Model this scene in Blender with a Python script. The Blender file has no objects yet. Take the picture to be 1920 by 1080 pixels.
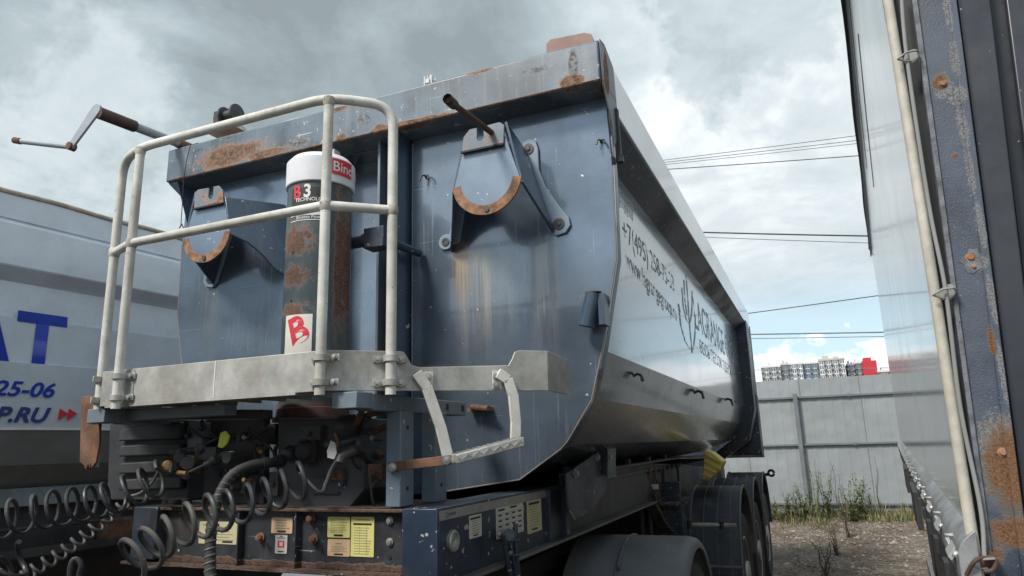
import bpy, bmesh, math, random
from mathutils import Vector, Matrix, noise
import numpy as np
random.seed(7)
S = bpy.context.scene
COL = S.collection
# ------------------------------------------------------------------ camera, sky, sun, exposure
H = 1.65
F = 1298.0
_vx = Vector((-2173.0 - 960, -(928.0 - 540), -F)); _vy = Vector((1530.0 - 960, -(818.0 - 540), -F))
AX = (-_vx).normalized(); AY = _vy.normalized(); AZ = AX.cross(AY).normalized(); AX = AY.cross(AZ)
RW = Matrix((AX, AY, AZ))                      # camera axes -> world axes
CAM = Vector((0, 0, H))
cd = bpy.data.cameras.new('camera'); co = bpy.data.objects.new('camera', cd); COL.objects.link(co)
co.matrix_world = Matrix.Translation(CAM) @ RW.to_4x4()
cd.sensor_width = 36; cd.lens = F / 1920 * 36; cd.clip_end = 4000; cd.clip_start = 0.02
S.camera = co
S.view_settings.view_transform = 'Standard'; S.view_settings.look = 'None'
S.view_settings.exposure = 0.55; S.view_settings.gamma = 1.0

SUN_EL, SUN_AZ = 48.0, 205.0                  # azimuth clockwise from +Y
sd = bpy.data.lights.new('sun', 'SUN'); so = bpy.data.objects.new('sun', sd); COL.objects.link(so)
sd.energy = 2.8; sd.angle = math.radians(14); sd.color = (1.0, 0.95, 0.87)
_e, _a = math.radians(SUN_EL), math.radians(SUN_AZ)
_sv = Vector((math.sin(_a) * math.cos(_e), math.cos(_a) * math.cos(_e), math.sin(_e)))
so.rotation_euler = _sv.to_track_quat('Z', 'Y').to_euler()
W = bpy.data.worlds.new('World'); S.world = W; W.use_nodes = True


class NT:
    """small node-graph helper"""
    def __init__(s, tree): s.t = tree; s.n = tree.nodes; s.l = tree.links
    def node(s, typ, **kw):
        n = s.n.new(typ)
        for k, v in kw.items(): setattr(n, k, v)
        return n
    def put(s, sock, v):
        if isinstance(v, bpy.types.NodeSocket): s.l.new(v, sock)
        elif v is not None:
            if isinstance(v, (tuple, list)) and sock.type == 'RGBA' and len(v) == 3: v = (*v, 1)
            sock.default_value = v
    def math(s, op, a, b=None, c=None, clamp=False):
        n = s.node('ShaderNodeMath', operation=op, use_clamp=clamp)
        s.put(n.inputs[0], a)
        if b is not None: s.put(n.inputs[1], b)
        if c is not None: s.put(n.inputs[2], c)
        return n.outputs[0]
    def vmath(s, op, a, b=None, out=0):
        n = s.node('ShaderNodeVectorMath', operation=op)
        s.put(n.inputs[0], a)
        if b is not None: s.put(n.inputs[1], b)
        return n.outputs[out]
    def noise(s, vec, scale, detail=4, rough=.6, dist=0, dim='3D'):
        n = s.node('ShaderNodeTexNoise', noise_dimensions=dim)
        s.put(n.inputs['Vector'], vec); s.put(n.inputs['Scale'], scale)
        n.inputs['Detail'].default_value = detail; n.inputs['Roughness'].default_value = rough
        n.inputs['Distortion'].default_value = dist
        return n.outputs['Fac']
    def ramp(s, v, a, b, smooth=True):
        n = s.node('ShaderNodeMapRange', interpolation_type='SMOOTHSTEP' if smooth else 'LINEAR')
        s.put(n.inputs[0], v); n.inputs[1].default_value = a; n.inputs[2].default_value = b
        return n.outputs[0]
    def mix(s, f, a, b, mode='MIX'):
        n = s.node('ShaderNodeMix', data_type='RGBA', blend_type=mode)
        s.put(n.inputs[0], f); s.put(n.inputs[6], a); s.put(n.inputs[7], b)
        return n.outputs[2]
    def sep(s, v):
        n = s.node('ShaderNodeSeparateXYZ'); s.put(n.inputs[0], v); return n.outputs
    def comb(s, x, y, z):
        n = s.node('ShaderNodeCombineXYZ'); s.put(n.inputs[0], x); s.put(n.inputs[1], y); s.put(n.inputs[2], z); return n.outputs[0]


def build_world():
    t = W.node_tree; t.nodes.clear(); g = NT(t)
    sky = g.node('ShaderNodeTexSky', sky_type='NISHITA', sun_disc=False)
    sky.sun_elevation = _e; sky.sun_rotation = _a; sky.air_density = 1.2; sky.dust_density = 1.0; sky.ozone_density = 1.3
    d = g.vmath('NORMALIZE', g.node('ShaderNodeTexCoord').outputs['Generated'])
    x, y, z = g.sep(d)
    zz = g.math('ADD', g.math('MAXIMUM', z, 0.0), 0.12)
    p = g.comb(g.math('DIVIDE', x, zz), g.math('DIVIDE', y, zz), 0.0)
    n1 = g.noise(g.vmath('ADD', p, (3.1, 1.7, 0)), 0.75, 7, .56, .5)
    n2 = g.noise(g.vmath('ADD', p, (-5.3, 9.1, 0)), 2.3, 10, .64, .5)
    n3 = g.noise(g.vmath('ADD', d, (2.2, 0, 0)), 2.4, 6, .55, .2)
    def lobe(v, lo, hi):                       # a cloud bank lying in direction v
        dot = g.vmath('DOT_PRODUCT', d, Vector(v).normalized(), out=1)
        return g.ramp(dot, lo, hi)
    wob = g.vmath('ADD', d, g.vmath('MULTIPLY', g.vmath('SUBTRACT', g.node('ShaderNodeTexNoise').outputs['Color'], (.5, .5, .5)), (.22, .22, .22)))
    wn = wob.node.inputs[1].links[0].from_node.inputs[0].links[0].from_node.inputs[0].links[0].from_node
    g.l.new(d, wn.inputs['Vector']); wn.inputs['Scale'].default_value = 3.2; wn.inputs['Detail'].default_value = 6; wn.inputs['Roughness'].default_value = .6
    def lobe(v, lo, hi):                       # a cloud bank lying in direction v, with a ragged rim
        dot = g.vmath('DOT_PRODUCT', wob, Vector(v).normalized(), out=1)
        return g.ramp(dot, lo, hi)
    s = g.math('ADD', 0.52, g.math('MULTIPLY', g.math('SUBTRACT', n1, .5), .85))
    s = g.math('ADD', s, g.math('MULTIPLY', g.math('SUBTRACT', n2, .5), .95))
    for v, lo, hi, k in (((-.66, .56, .50), .86, 1.0, -.22), ((-.40, .70, .59), .90, 1.0, -.18), ((-.2, .55, .81), .8, 1.0, -.14),
                         ((-.03, .86, .50), .965, 1.0, .26), ((-.785, .522, .31), .975, 1.0, .30), ((.01, .88, .42), .88, .98, .16),
                         ((.01, .95, .30), .93, .995, .06), ((.02, .84, .55), .985, 1.0, -.35)):
        s = g.math('ADD', s, g.math('MULTIPLY', lobe(v, lo, hi), k))
    s = g.math('ADD', s, g.math('MULTIPLY', g.ramp(y, .1, -.3), .50))  # clouds behind the camera brightened, added as fill light from the front
    cr = g.node('ShaderNodeValToRGB'); g.l.new(s, cr.inputs[0]); e = cr.color_ramp
    e.elements[0].position = .05; e.elements[0].color = (2.2, 2.6, 2.8, 1)
    e.elements[1].position = .98; e.elements[1].color = (7.3, 7.7, 7.9, 1)
    for pos, c in ((.28, (3.1, 3.7, 3.95)), (.5, (4.3, 4.95, 5.2)), (.72, (5.3, 5.8, 6.05))):
        q = e.elements.new(pos); q.color = (*c, 1)
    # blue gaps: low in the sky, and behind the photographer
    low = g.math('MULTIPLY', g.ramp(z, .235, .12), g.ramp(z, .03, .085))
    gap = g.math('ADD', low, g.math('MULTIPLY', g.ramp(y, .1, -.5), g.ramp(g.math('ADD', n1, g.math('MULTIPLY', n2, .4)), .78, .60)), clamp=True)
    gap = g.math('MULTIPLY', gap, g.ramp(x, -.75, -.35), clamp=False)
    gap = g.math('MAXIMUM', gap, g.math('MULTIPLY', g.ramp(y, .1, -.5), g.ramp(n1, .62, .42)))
    blue = g.mix(.55, g.vmath('MULTIPLY', sky.outputs[0], (1.0, 1.0, 1.0)), (4.9, 6.5, 7.5))
    c = g.mix(gap, cr.outputs[0], blue)
    # a bank of white cumulus just over the horizon
    cu = g.noise(g.comb(g.math('MULTIPLY', g.math('ARCTAN2', x, y), 6.0), g.math('MULTIPLY', z, 14.0), 0.3), 2.6, 8, .6, .3)
    top = g.math('ADD', .112, g.math('MULTIPLY', g.math('SUBTRACT', cu, .5), .16))
    cm = g.ramp(g.math('SUBTRACT', top, z), -.006, .012)
    c = g.mix(g.math('MULTIPLY', cm, .85), c, g.mix(g.ramp(cu, .35, .65), (6.0, 7.0, 7.8), (9.0, 9.3, 9.5)))
    gr = g.ramp(z, -.02, -.06)
    c = g.mix(gr, c, (1.8, 1.7, 1.55))
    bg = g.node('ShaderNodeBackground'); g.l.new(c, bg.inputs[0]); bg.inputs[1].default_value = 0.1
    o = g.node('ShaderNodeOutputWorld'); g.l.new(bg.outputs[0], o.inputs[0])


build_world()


# ------------------------------------------------------------------ geometry helpers
def at(px, py, x=None, y=None, z=None, plane=None):
    """where the sight line through a photograph point meets a real plane of the object"""
    d = RW @ Vector((px - 960, -(py - 540), -F))
    if plane is not None:
        p0, n = plane; t = (Vector(p0) - CAM).dot(n) / d.dot(n)
    elif x is not None: t = (x - CAM.x) / d.x
    elif y is not None: t = (y - CAM.y) / d.y
    else: t = (z - CAM.z) / d.z
    return CAM + d * t


SPLIT = set('support_arm stiffener beam_rib pivot_pin weld_collar support_bolt bolt rusty_bolt hinge_plate hinge_bolt slat slat_gap flange_bolt clamp_bolt rail_joint post_hole slot grip_rib rusty_rivet bare_patch hanging_cord wheel_nut strut_bolt tie_block tube_clip truck_rail window balcony floor_band roof_block locking_link weld_seam rib red_arrow mast_lamp edge_bead cable_run rusty_collar socket_part clasp_part rusty_strap hinge_pin mid_post'.split())


class MB:
    def __init__(s): s.v = []; s.f = []; s.m = []; s.mi = 0; s.g = []; s.gi = 0; s.hold = 0
    def add(s, vs, fs):
        b = len(s.v); s.v += [Vector(q) for q in vs]; s.f += [tuple(b + i for i in f) for f in fs]; s.m += [s.mi] * len(fs); s.gi += 0 if s.hold else 1; s.g += [s.gi] * len(fs); return s
    def begin(s): s.gi += 1; s.hold = 1; return s
    def end(s): s.hold = 0; return s
    def prism(s, pts, ext):
        pts = [Vector(q) for q in pts]; ext = Vector(ext); n = len(pts)
        nrm = Vector((0, 0, 0))
        for i in range(n):
            a, b = pts[i], pts[(i + 1) % n]
            nrm += Vector(((a.y - b.y) * (a.z + b.z), (a.z - b.z) * (a.x + b.x), (a.x - b.x) * (a.y + b.y)))
        if nrm.dot(ext) > 0: pts.reverse()
        fs = [tuple(range(n)), tuple(range(2 * n - 1, n - 1, -1))] + [(i, i + n, (i + 1) % n + n, (i + 1) % n) for i in range(n)]
        return s.add(pts + [q + ext for q in pts], fs)
    def box(s, a, b):
        x0, x1 = sorted((a[0], b[0])); y0, y1 = sorted((a[1], b[1])); z0, z1 = sorted((a[2], b[2]))
        return s.prism([(x0, y0, z0), (x1, y0, z0), (x1, y0, z1), (x0, y0, z1)], (0, y1 - y0, 0))
    def bar(s, a, b, w, t, up=(0, 0, 1)):
        a = Vector(a); b = Vector(b); d = (b - a); u = Vector(up); sx = d.cross(u)
        if sx.length < 1e-6: sx = d.cross(Vector((1, 0, 0)))
        sx.normalize(); uu = sx.cross(d).normalized()
        q = [a + sx * (i * w / 2) + uu * (j * t / 2) for i, j in ((-1, -1), (1, -1), (1, 1), (-1, 1))]
        return s.prism(q, d)
    def tube(s, path, r, n=12, caps=True, closed=False):
        path = [Vector(p) for p in path]; m = len(path); rr = r if isinstance(r, (list, tuple)) else [r] * m
        prev = None; vs = []
        for i, p in enumerate(path):
            if closed: d = path[(i + 1) % m] - path[i - 1]
            else: d = path[min(i + 1, m - 1)] - path[max(i - 1, 0)]
            d.normalize()
            if prev is None: u = d.orthogonal().normalized()
            else:
                u = prev - d * prev.dot(d)
                u = u.normalized() if u.length > 1e-6 else d.orthogonal().normalized()
            prev = u; w = d.cross(u)
            vs += [p + (u * math.cos(2 * math.pi * k / n) + w * math.sin(2 * math.pi * k / n)) * rr[i] for k in range(n)]
        fs = []
        for i in range(m if closed else m - 1):
            j = (i + 1) % m
            fs += [(i * n + k, i * n + (k + 1) % n, j * n + (k + 1) % n, j * n + k) for k in range(n)]
        if caps and not closed: fs += [tuple(reversed(range(n))), tuple(range((m - 1) * n, m * n))]
        return s.add(vs, fs)
    def lathe(s, c, axis, prof, n=32, u=None):
        """prof: list of (distance along axis, radius)"""
        c = Vector(c); ax = Vector(axis).normalized(); u = (Vector(u) if u else ax.orthogonal()).normalized(); w = ax.cross(u); vs = []
        for h, r in prof:
            vs += [c + ax * h + (u * math.cos(2 * math.pi * k / n) + w * math.sin(2 * math.pi * k / n)) * max(r, 1e-4) for k in range(n)]
        m = len(prof); fs = []
        for i in range(m - 1): fs += [(i * n + k, i * n + (k + 1) % n, (i + 1) * n + (k + 1) % n, (i + 1) * n + k) for k in range(n)]
        fs += [tuple(reversed(range(n))), tuple(range((m - 1) * n, m * n))]
        return s.add(vs, fs)
    def hexbolt(s, c, axis, r, h):
        c = Vector(c); ax = Vector(axis).normalized(); h0 = s.hold
        if not h0: s.begin()
        s.lathe(c, ax, [(0, r * 1.5), (h * .25, r * 1.5)], 14); s.lathe(c + ax * h * .25, ax, [(0, r), (h * .7, r), (h * .75, r * .8)], 6); s.hold = h0; return s
    def build(s, name, mat, parent=None, M=None, bevel=0, smooth=35, seg=2, split=None):
        if (split or (split is None and name in SPLIT)) and len(set(s.g)) > 1:      # each separate piece becomes an object of its own
            out = None
            for gid in sorted(set(s.g)):
                k = MB(); ids = [i for i, q in enumerate(s.g) if q == gid]; mp = {}
                for i in ids:
                    for vi in s.f[i]: mp.setdefault(vi, len(mp))
                k.v = [s.v[q] for q in mp]; k.f = [tuple(mp[vi] for vi in s.f[i]) for i in ids]; k.m = [s.m[i] for i in ids]; k.g = [0] * len(ids)
                o = k.build(name, mat, parent, M, bevel, smooth, seg, False); out = out or o
            return out
        me = bpy.data.meshes.new(name); me.from_pydata([tuple(v) for v in s.v], [], s.f); 
        for mm in (mat if isinstance(mat, (list, tuple)) else [mat]): me.materials.append(mm)
        if any(s.m): me.polygons.foreach_set('material_index', s.m)
        me.update()
        if smooth: me.shade_smooth(); me.set_sharp_from_angle(angle=math.radians(smooth))
        else: me.shade_flat()
        o = bpy.data.objects.new(name, me); link(o, parent, M)
        if bevel:
            b = o.modifiers.new('bevel', 'BEVEL'); b.width = bevel; b.segments = seg; b.limit_method = 'ANGLE'; b.angle_limit = math.radians(40); b.harden_normals = False
        return o


MW = {}
def link(o, parent=None, M=None):
    COL.objects.link(o)
    M = M if M is not None else (MW[parent.name][1] if parent else Matrix())
    if parent:
        o.parent = parent; o.matrix_parent_inverse = MW[parent.name][0].inverted()
    o.matrix_basis = M
    MW[o.name] = (M, M)
    return o
def tag(o, label, cat=None, group=None, kind=None):
    if label: o['label'] = label
    if cat: o['category'] = cat
    if group: o['group'] = group
    if kind: o['kind'] = kind
    return o
def root(name, label, cat, loc=(0, 0, 0), frame=None, group=None):
    """Empty at the base of a thing; its parts are written in the coordinates of `frame`"""
    o = bpy.data.objects.new(name, None); COL.objects.link(o); o.empty_display_size = .2
    fr = frame if frame is not None else Matrix()
    M = fr @ Matrix.Translation(Vector(loc)); o.matrix_basis = M; MW[o.name] = (M, fr)
    return tag(o, label, cat, group)
def arc(c, r, a0, a1, n, u, w):
    c = Vector(c); u = Vector(u); w = Vector(w)
    return [c + u * (r * math.cos(math.radians(a0 + (a1 - a0) * i / n))) + w * (r * math.sin(math.radians(a0 + (a1 - a0) * i / n))) for i in range(n + 1)]
def bez(p, n=24):
    """smooth curve through control points (Catmull-Rom)"""
    p = [Vector(q) for q in p]; p = [p[0] * 2 - p[1]] + p + [p[-1] * 2 - p[-2]]; out = []
    for i in range(1, len(p) - 2):
        for k in range(n):
            t = k / n; out.append(.5 * ((2 * p[i]) + (p[i + 1] - p[i - 1]) * t + (2 * p[i - 1] - 5 * p[i] + 4 * p[i + 1] - p[i + 2]) * t * t + (3 * p[i] - p[i - 1] - 3 * p[i + 1] + p[i + 2]) * t ** 3))
    out.append(p[-2]); return out
def text(s, org, ux, uz, size, mat, parent, name='lettering', shear=0, bold=0, sx=1.0, M=None, lift=.0012, spacing=1.0, align='LEFT'):
    cu = bpy.data.curves.new('t', 'FONT'); cu.body = s; cu.size = size; cu.shear = shear; cu.offset = bold * size; cu.resolution_u = 4
    cu.space_character = spacing; cu.align_x = align; cu.fill_mode = 'FRONT'
    to = bpy.data.objects.new('t', cu); COL.objects.link(to)
    bpy.context.view_layer.update()
    me = bpy.data.meshes.new_from_object(to.evaluated_get(bpy.context.evaluated_depsgraph_get()))
    bpy.data.objects.remove(to)
    ux = Vector(ux).normalized(); uz = Vector(uz); uz = (uz - ux * uz.dot(ux)).normalized(); n = ux.cross(uz); org = Vector(org)
    for v in me.vertices: v.co = org + ux * (v.co.x * sx) + uz * v.co.y + n * lift
    me.materials.clear(); me.materials.append(mat)
    o = bpy.data.objects.new(name, me); link(o, parent, M)
    return o


# ------------------------------------------------------------------ materials
def mat(name, base, rough=.5, metal=0.0, spec=.5, ior=1.5, coatr=.08, coat=0, var=.25, vscale=3.0, rust=0.0, rscale=6.0, rustcol=(.22, .075, .028), dirt=0.0, dirtcol=(.16, .14, .11),
        panels=0, spots=(), pale=(), streaks=(), scratch=0.0, drips=0.0, chips=0.0, chipcol=(.55, .52, .46), bump=.15, bscale=60.0, rvar=.15, dents=0.0, vstreak=0.0, edges=()):
    m = bpy.data.materials.new(name); m.use_nodes = True; t = m.node_tree; t.nodes.clear(); g = NT(t)
    P = g.node('ShaderNodeTexCoord').outputs['Object']
    n0 = g.noise(P, vscale, 5, .6); n1 = g.noise(P, vscale * 9, 4, .6)
    col = g.mix(g.ramp(n0, .3, .7), tuple(c * (1 - var) for c in base), tuple(min(1, c * (1 + var)) for c in base))
    col = g.mix(g.math('MULTIPLY', g.ramp(n1, .45, .75), var * .8), col, tuple(c * .6 for c in base))
    ro = g.math('ADD', rough - rvar / 2, g.math('MULTIPLY', n0, rvar)); wear = None
    if panels:                                               # each sheet aged a little differently
        wn_ = g.node('ShaderNodeTexWhiteNoise', noise_dimensions='1D'); g.put(wn_.inputs['W'], g.math('FLOOR', g.math('DIVIDE', g.math('ADD', g.sep(P)[0], .22), panels)))
        col = g.mix(g.math('MULTIPLY', wn_.outputs['Value'], .35), col, tuple(c * .72 for c in base))
    if vstreak:
        sx, sy, sz = g.sep(P)
        vs = g.noise(g.comb(g.math('MULTIPLY', sx, 28), g.math('MULTIPLY', sy, 28), g.math('MULTIPLY', sz, 1.6)), 1.0, 5, .65)
        col = g.mix(g.math('MULTIPLY', g.ramp(vs, .5, .72), vstreak), col, dirtcol)
    if dirt:
        dn = g.noise(P, 2.2, 7, .7); col = g.mix(g.math('MULTIPLY', g.ramp(dn, .42, .68), dirt), col, dirtcol)
        ro = g.math('ADD', ro, g.math('MULTIPLY', g.ramp(dn, .42, .68), dirt * .4))
    fine = g.noise(P, rscale * 5, 9, .78); med = g.noise(P, rscale, 7, .7, .4)
    for (x0, x1, zt, zb, c, k) in streaks:                    # runs of rusty water under a bracket
        sx, sy, sz = g.sep(P)
        wob = g.math('ADD', sx, g.math('MULTIPLY', g.math('SUBTRACT', g.noise(P, 2.5, 2), .5), .05))
        inx = g.math('MULTIPLY', g.ramp(wob, x0 - .03, x0 + .03), g.ramp(wob, x1 + .03, x1 - .03))
        inz = g.math('MULTIPLY', g.ramp(sz, zb, zt - .1), g.ramp(sz, zt + .04, zt - .01))
        vs = g.math('ADD', g.math('MULTIPLY', g.noise(g.comb(g.math('MULTIPLY', sx, 34), g.math('MULTIPLY', sy, 34), g.math('MULTIPLY', sz, 2.0)), 1.0, 5, .65), .5), g.math('MULTIPLY', g.noise(g.comb(g.math('MULTIPLY', sx, 130), g.math('MULTIPLY', sy, 130), g.math('MULTIPLY', sz, 3.0)), 1.0, 3, .6), .5))
        f = g.math('MULTIPLY', g.math('MULTIPLY', inx, inz), g.math('MULTIPLY', g.ramp(vs, .30, .64), k))
        col = g.mix(f, col, c); ro = g.math('ADD', ro, g.math('MULTIPLY', f, .25))
    if drips:                                                # thin irregular runs of dirt
        sx, sy, sz = g.sep(P)
        d1 = g.noise(g.comb(g.math('MULTIPLY', sx, 95), g.math('MULTIPLY', sy, 95), g.math('MULTIPLY', sz, 2.6)), 1.0, 3, .5)
        d2 = g.noise(P, 3.1, 4, .6)
        f = g.math('MULTIPLY', g.math('MULTIPLY', g.ramp(d1, .60, .72), g.ramp(d2, .42, .62)), drips)
        col = g.mix(f, col, dirtcol); ro = g.math('ADD', ro, g.math('MULTIPLY', f, .3))
    if scratch:
        for ang, sc_ in ((.5, 1.0), (-.9, 1.7), (1.35, 2.3)):
            mp_ = g.node('ShaderNodeMapping'); g.l.new(P, mp_.inputs[0]); mp_.inputs['Rotation'].default_value = (ang, ang, ang * .4); mp_.inputs['Scale'].default_value = (1.6 * sc_, 90 * sc_, 90 * sc_) if sc_ < 2 else (90, 2.2, 130)
            sn = g.noise(mp_.outputs[0], 1.0, 2, .4); f = g.math('MULTIPLY', g.math('MULTIPLY', g.ramp(sn, .715, .74), g.ramp(g.noise(P, 4.3 * sc_, 2), .48, .6)), scratch)
            col = g.mix(f, col, (.50, .52, .52)); ro = g.math('ADD', ro, g.math('MULTIPLY', f, .25))
    if chips:
        cn = g.noise(P, rscale * 3.1, 3, .5); cl = g.math('MULTIPLY', g.math('SUBTRACT', g.noise(P, rscale * .45, 3), .5), chips * .35); cn = g.math('ADD', cn, cl); cm = g.ramp(cn, .74 - chips * .09, .755 - chips * .09)
        col = g.mix(cm, col, chipcol); ro = g.math('ADD', ro, g.math('MULTIPLY', cm, .3))
    for (c, rad, k) in pale:                                 # blistered patches down to grey primer
        q = g.vmath('LENGTH', g.vmath('DIVIDE', g.vmath('SUBTRACT', P, tuple(c)), tuple(rad)), out=1)
        v = g.math('ADD', g.math('SUBTRACT', 1.0, q), g.math('MULTIPLY', g.math('SUBTRACT', g.math('ADD', g.math('MULTIPLY', med, .5), g.math('MULTIPLY', fine, .5)), .5), k))
        sm = g.ramp(v, .15, .40); col = g.mix(sm, col, g.mix(g.ramp(fine, .4, .6), (.075, .07, .07), (.24, .25, .26))); ro = g.math('ADD', ro, g.math('MULTIPLY', sm, .4))
    R = None
    if rust:
        R = g.ramp(g.math('ADD', g.math('MULTIPLY', med, .65), g.math('MULTIPLY', fine, .35)), .68 - rust * .3, .73 - rust * .3)
    for (c, rad, k) in spots:                                # worn patches with a shape of their own
        q = g.vmath('LENGTH', g.vmath('DIVIDE', g.vmath('SUBTRACT', P, tuple(c)), tuple(rad)), out=1)
        v = g.math('ADD', g.math('SUBTRACT', 1.0, q), g.math('MULTIPLY', g.math('SUBTRACT', g.math('ADD', g.math('MULTIPLY', med, .5), g.math('MULTIPLY', fine, .5)), .5), k))
        sm = g.ramp(v, .20, .36); R = sm if R is None else g.math('MAXIMUM', R, sm)
        col = g.mix(g.math('MULTIPLY', g.ramp(v, -.15, .3), .45), col, (rustcol[0] * .9 + .03, rustcol[1] * 1.3 + .03, rustcol[2] * 1.6 + .03))
    for (axis, val, wdt, k) in edges:                        # rust creeping from an edge at coordinate `val`
        sc = g.sep(P)[axis]; dd = g.math('DIVIDE', g.math('ABSOLUTE', g.math('SUBTRACT', sc, val)), wdt)
        v = g.math('ADD', g.math('SUBTRACT', 1.0, dd), g.math('MULTIPLY', g.math('SUBTRACT', g.math('ADD', g.math('MULTIPLY', med, .6), g.math('MULTIPLY', fine, .4)), .55), k))
        sm = g.ramp(v, .4, .55); R = sm if R is None else g.math('MAXIMUM', R, sm)
    hgt = g.math('MULTIPLY', g.noise(P, bscale, 3, .6), .3)
    if R is not None:
        rc = g.mix(g.ramp(fine, .38, .60), tuple(c * .35 for c in rustcol), tuple(min(1, c * 1.35) for c in rustcol))
        rc = g.mix(g.math('MULTIPLY', g.ramp(g.noise(P, rscale * 2.7, 6, .7), .5, .7), .8), rc, (rustcol[0] * .45, rustcol[1] * .5, rustcol[2] * .6))
        rc = g.mix(g.math('MULTIPLY', g.ramp(g.noise(P, rscale * 9, 5, .7), .58, .68), .6), rc, (rustcol[0] * 1.7, rustcol[1] * 2.0, rustcol[2] * 1.9))
        rim = g.math('MULTIPLY', R, g.math('SUBTRACT', 1.0, R)); 
        col = g.mix(R, col, rc); col = g.mix(g.math('MULTIPLY', rim, 2.2, clamp=True), col, tuple(min(1, c * 1.6 + .10) for c in rustcol))
        ro = g.mix(R, ro, (.85, .85, .85)) if False else g.math('ADD', g.math('MULTIPLY', ro, g.math('SUBTRACT', 1.0, R)), g.math('MULTIPLY', R, .85))
        hgt = g.math('ADD', hgt, g.math('MULTIPLY', R, g.math('ADD', .3, fine)))
        mt = g.math('MULTIPLY', g.math('SUBTRACT', 1.0, R), metal)
        ct = g.math('MULTIPLY', g.math('SUBTRACT', 1.0, R), coat)
    else: mt = metal; ct = coat
    bs = g.node('ShaderNodeBsdfPrincipled')
    g.put(bs.inputs['Base Color'], col); g.put(bs.inputs['Roughness'], ro); g.put(bs.inputs['Metallic'], mt)
    bs.inputs['Specular IOR Level'].default_value = spec; bs.inputs['IOR'].default_value = ior; g.put(bs.inputs['Coat Weight'], ct); bs.inputs['Coat Roughness'].default_value = coatr
    b = g.node('ShaderNodeBump'); b.inputs['Strength'].default_value = bump; b.inputs['Distance'].default_value = .004; g.put(b.inputs['Height'], hgt)
    nrm = b.outputs[0]
    if dents:
        b2 = g.node('ShaderNodeBump'); b2.inputs['Strength'].default_value = 1.0; b2.inputs['Distance'].default_value = dents
        g.put(b2.inputs['Height'], g.noise(P, 1.6, 2, .5)); g.l.new(nrm, b2.inputs['Normal']); nrm = b2.outputs[0]
    g.l.new(nrm, bs.inputs['Normal'])
    o = g.node('ShaderNodeOutputMaterial'); g.l.new(bs.outputs[0], o.inputs[0])
    return m


M_ = {}
BLUE = (.046, .073, .113)
BRZ = []
M_['blue'] = mat('blue_paint', BLUE, .32, coat=.25, var=.18, rust=.08, rscale=9, chips=.4, scratch=.5, drips=.4, bump=.12, dents=.004, vstreak=.12, dirtcol=(.20, .20, .19))
M_['wall'] = mat('blue_front_wall_paint', (.155, .20, .255), .21, metal=.6, coat=1.0, coatr=.06, var=.2, rust=.03, rscale=9, chips=.25, scratch=.28, drips=.5, dents=.010, vstreak=.06, dirtcol=(.24, .26, .27),
    streaks=((-1.41, -1.26, 2.50, 1.85, (.34, .31, .24), .75), (-1.30, -1.14, 2.45, 1.95, (.30, .30, .28), .5), (-1.06, -.94, 2.52, 1.85, (.30, .28, .22), .55),
             (-1.44, -1.36, 2.56, 2.2, (.38, .22, .08), .7), (-2.98, -2.86, 2.52, 1.95, (.20, .21, .17), .6), (-2.72, -2.40, 2.45, 1.9, (.16, .20, .24), .5)))
M_['rail'] = mat('scratched_blue_rail_paint', (.095, .125, .155), .42, var=.4, vscale=4, rust=.16, rscale=9, chips=.55, scratch=.9, drips=.5, chipcol=(.42, .40, .36), rustcol=(.18, .10, .062), vstreak=.3, dirtcol=(.28, .29, .28),
    spots=(((-2.70, 2.58, 3.20), (.32, .2, .075), 3.2), ((-2.45, 2.58, 3.16), (.2, .2, .03), 3.0), ((-2.0, 2.58, 3.31), (.07, .1, .025), 3.2), ((-1.22, 2.58, 3.318), (.10, .1, .016), 3.2), ((-.79, 2.58, 3.155), (.075, .1, .035), 3.0), ((-1.75, 2.58, 3.15), (.04, .1, .03), 3.2),
           ((-.66, 2.66, 3.2), (.05, .06, .16), 1.6), ((-1.98, 2.58, 3.15), (.04, .1, .03), 3.2), ((-1.60, 2.58, 3.142), (.30, .1, .02), 2.4)),
    pale=(((-.775, 2.58, 3.24), (.025, .1, .10), 3.5), ((-.95, 2.58, 3.25), (.07, .1, .02), 5.0), ((-2.25, 2.58, 3.18), (.10, .1, .03), 5.0), ((-1.85, 2.58, 3.22), (.05, .1, .04), 5.5)),
    edges=((2, 3.136, .010, 2.4), (2, 3.325, .010, 2.0)))
M_['siderail'] = mat('grey_side_rail_paint', (.36, .39, .42), .3, coat=1.0, coatr=.1, var=.1, dirt=.2, dirtcol=(.26, .28, .29), chips=.05)
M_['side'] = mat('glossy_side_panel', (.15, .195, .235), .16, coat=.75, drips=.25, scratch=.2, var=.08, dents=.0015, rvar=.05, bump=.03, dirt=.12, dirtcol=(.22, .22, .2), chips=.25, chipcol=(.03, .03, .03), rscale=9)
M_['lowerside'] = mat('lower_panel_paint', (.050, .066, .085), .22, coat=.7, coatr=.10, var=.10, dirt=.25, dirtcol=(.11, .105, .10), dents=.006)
M_['navy'] = mat('navy_chassis_paint', (.022, .036, .062), .38, var=.3, rust=.10, rscale=12, rustcol=(.10, .06, .04), chips=.75, chipcol=(.34, .33, .30), dirt=.6, dirtcol=(.07, .062, .052), spec=.5)
M_['grimy'] = mat('grimy_chassis', (.046, .046, .049), .5, var=.4, rust=.22, rscale=9, rustcol=(.085, .05, .034), dirt=.6, dirtcol=(.085, .07, .055))
M_['blackplastic'] = mat('black_plastic', (.034, .036, .040), .5, var=.3, dirt=.45, dirtcol=(.10, .09, .075), bump=.3)
M_['rubber'] = mat('black_rubber', (.025, .025, .026), .65, var=.3, dirt=.5, dirtcol=(.09, .08, .065))
M_['hose'] = mat('black_hose', (.034, .036, .041), .45, var=.3, dirt=.5, dirtcol=(.12, .115, .10), scratch=.3)
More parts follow.
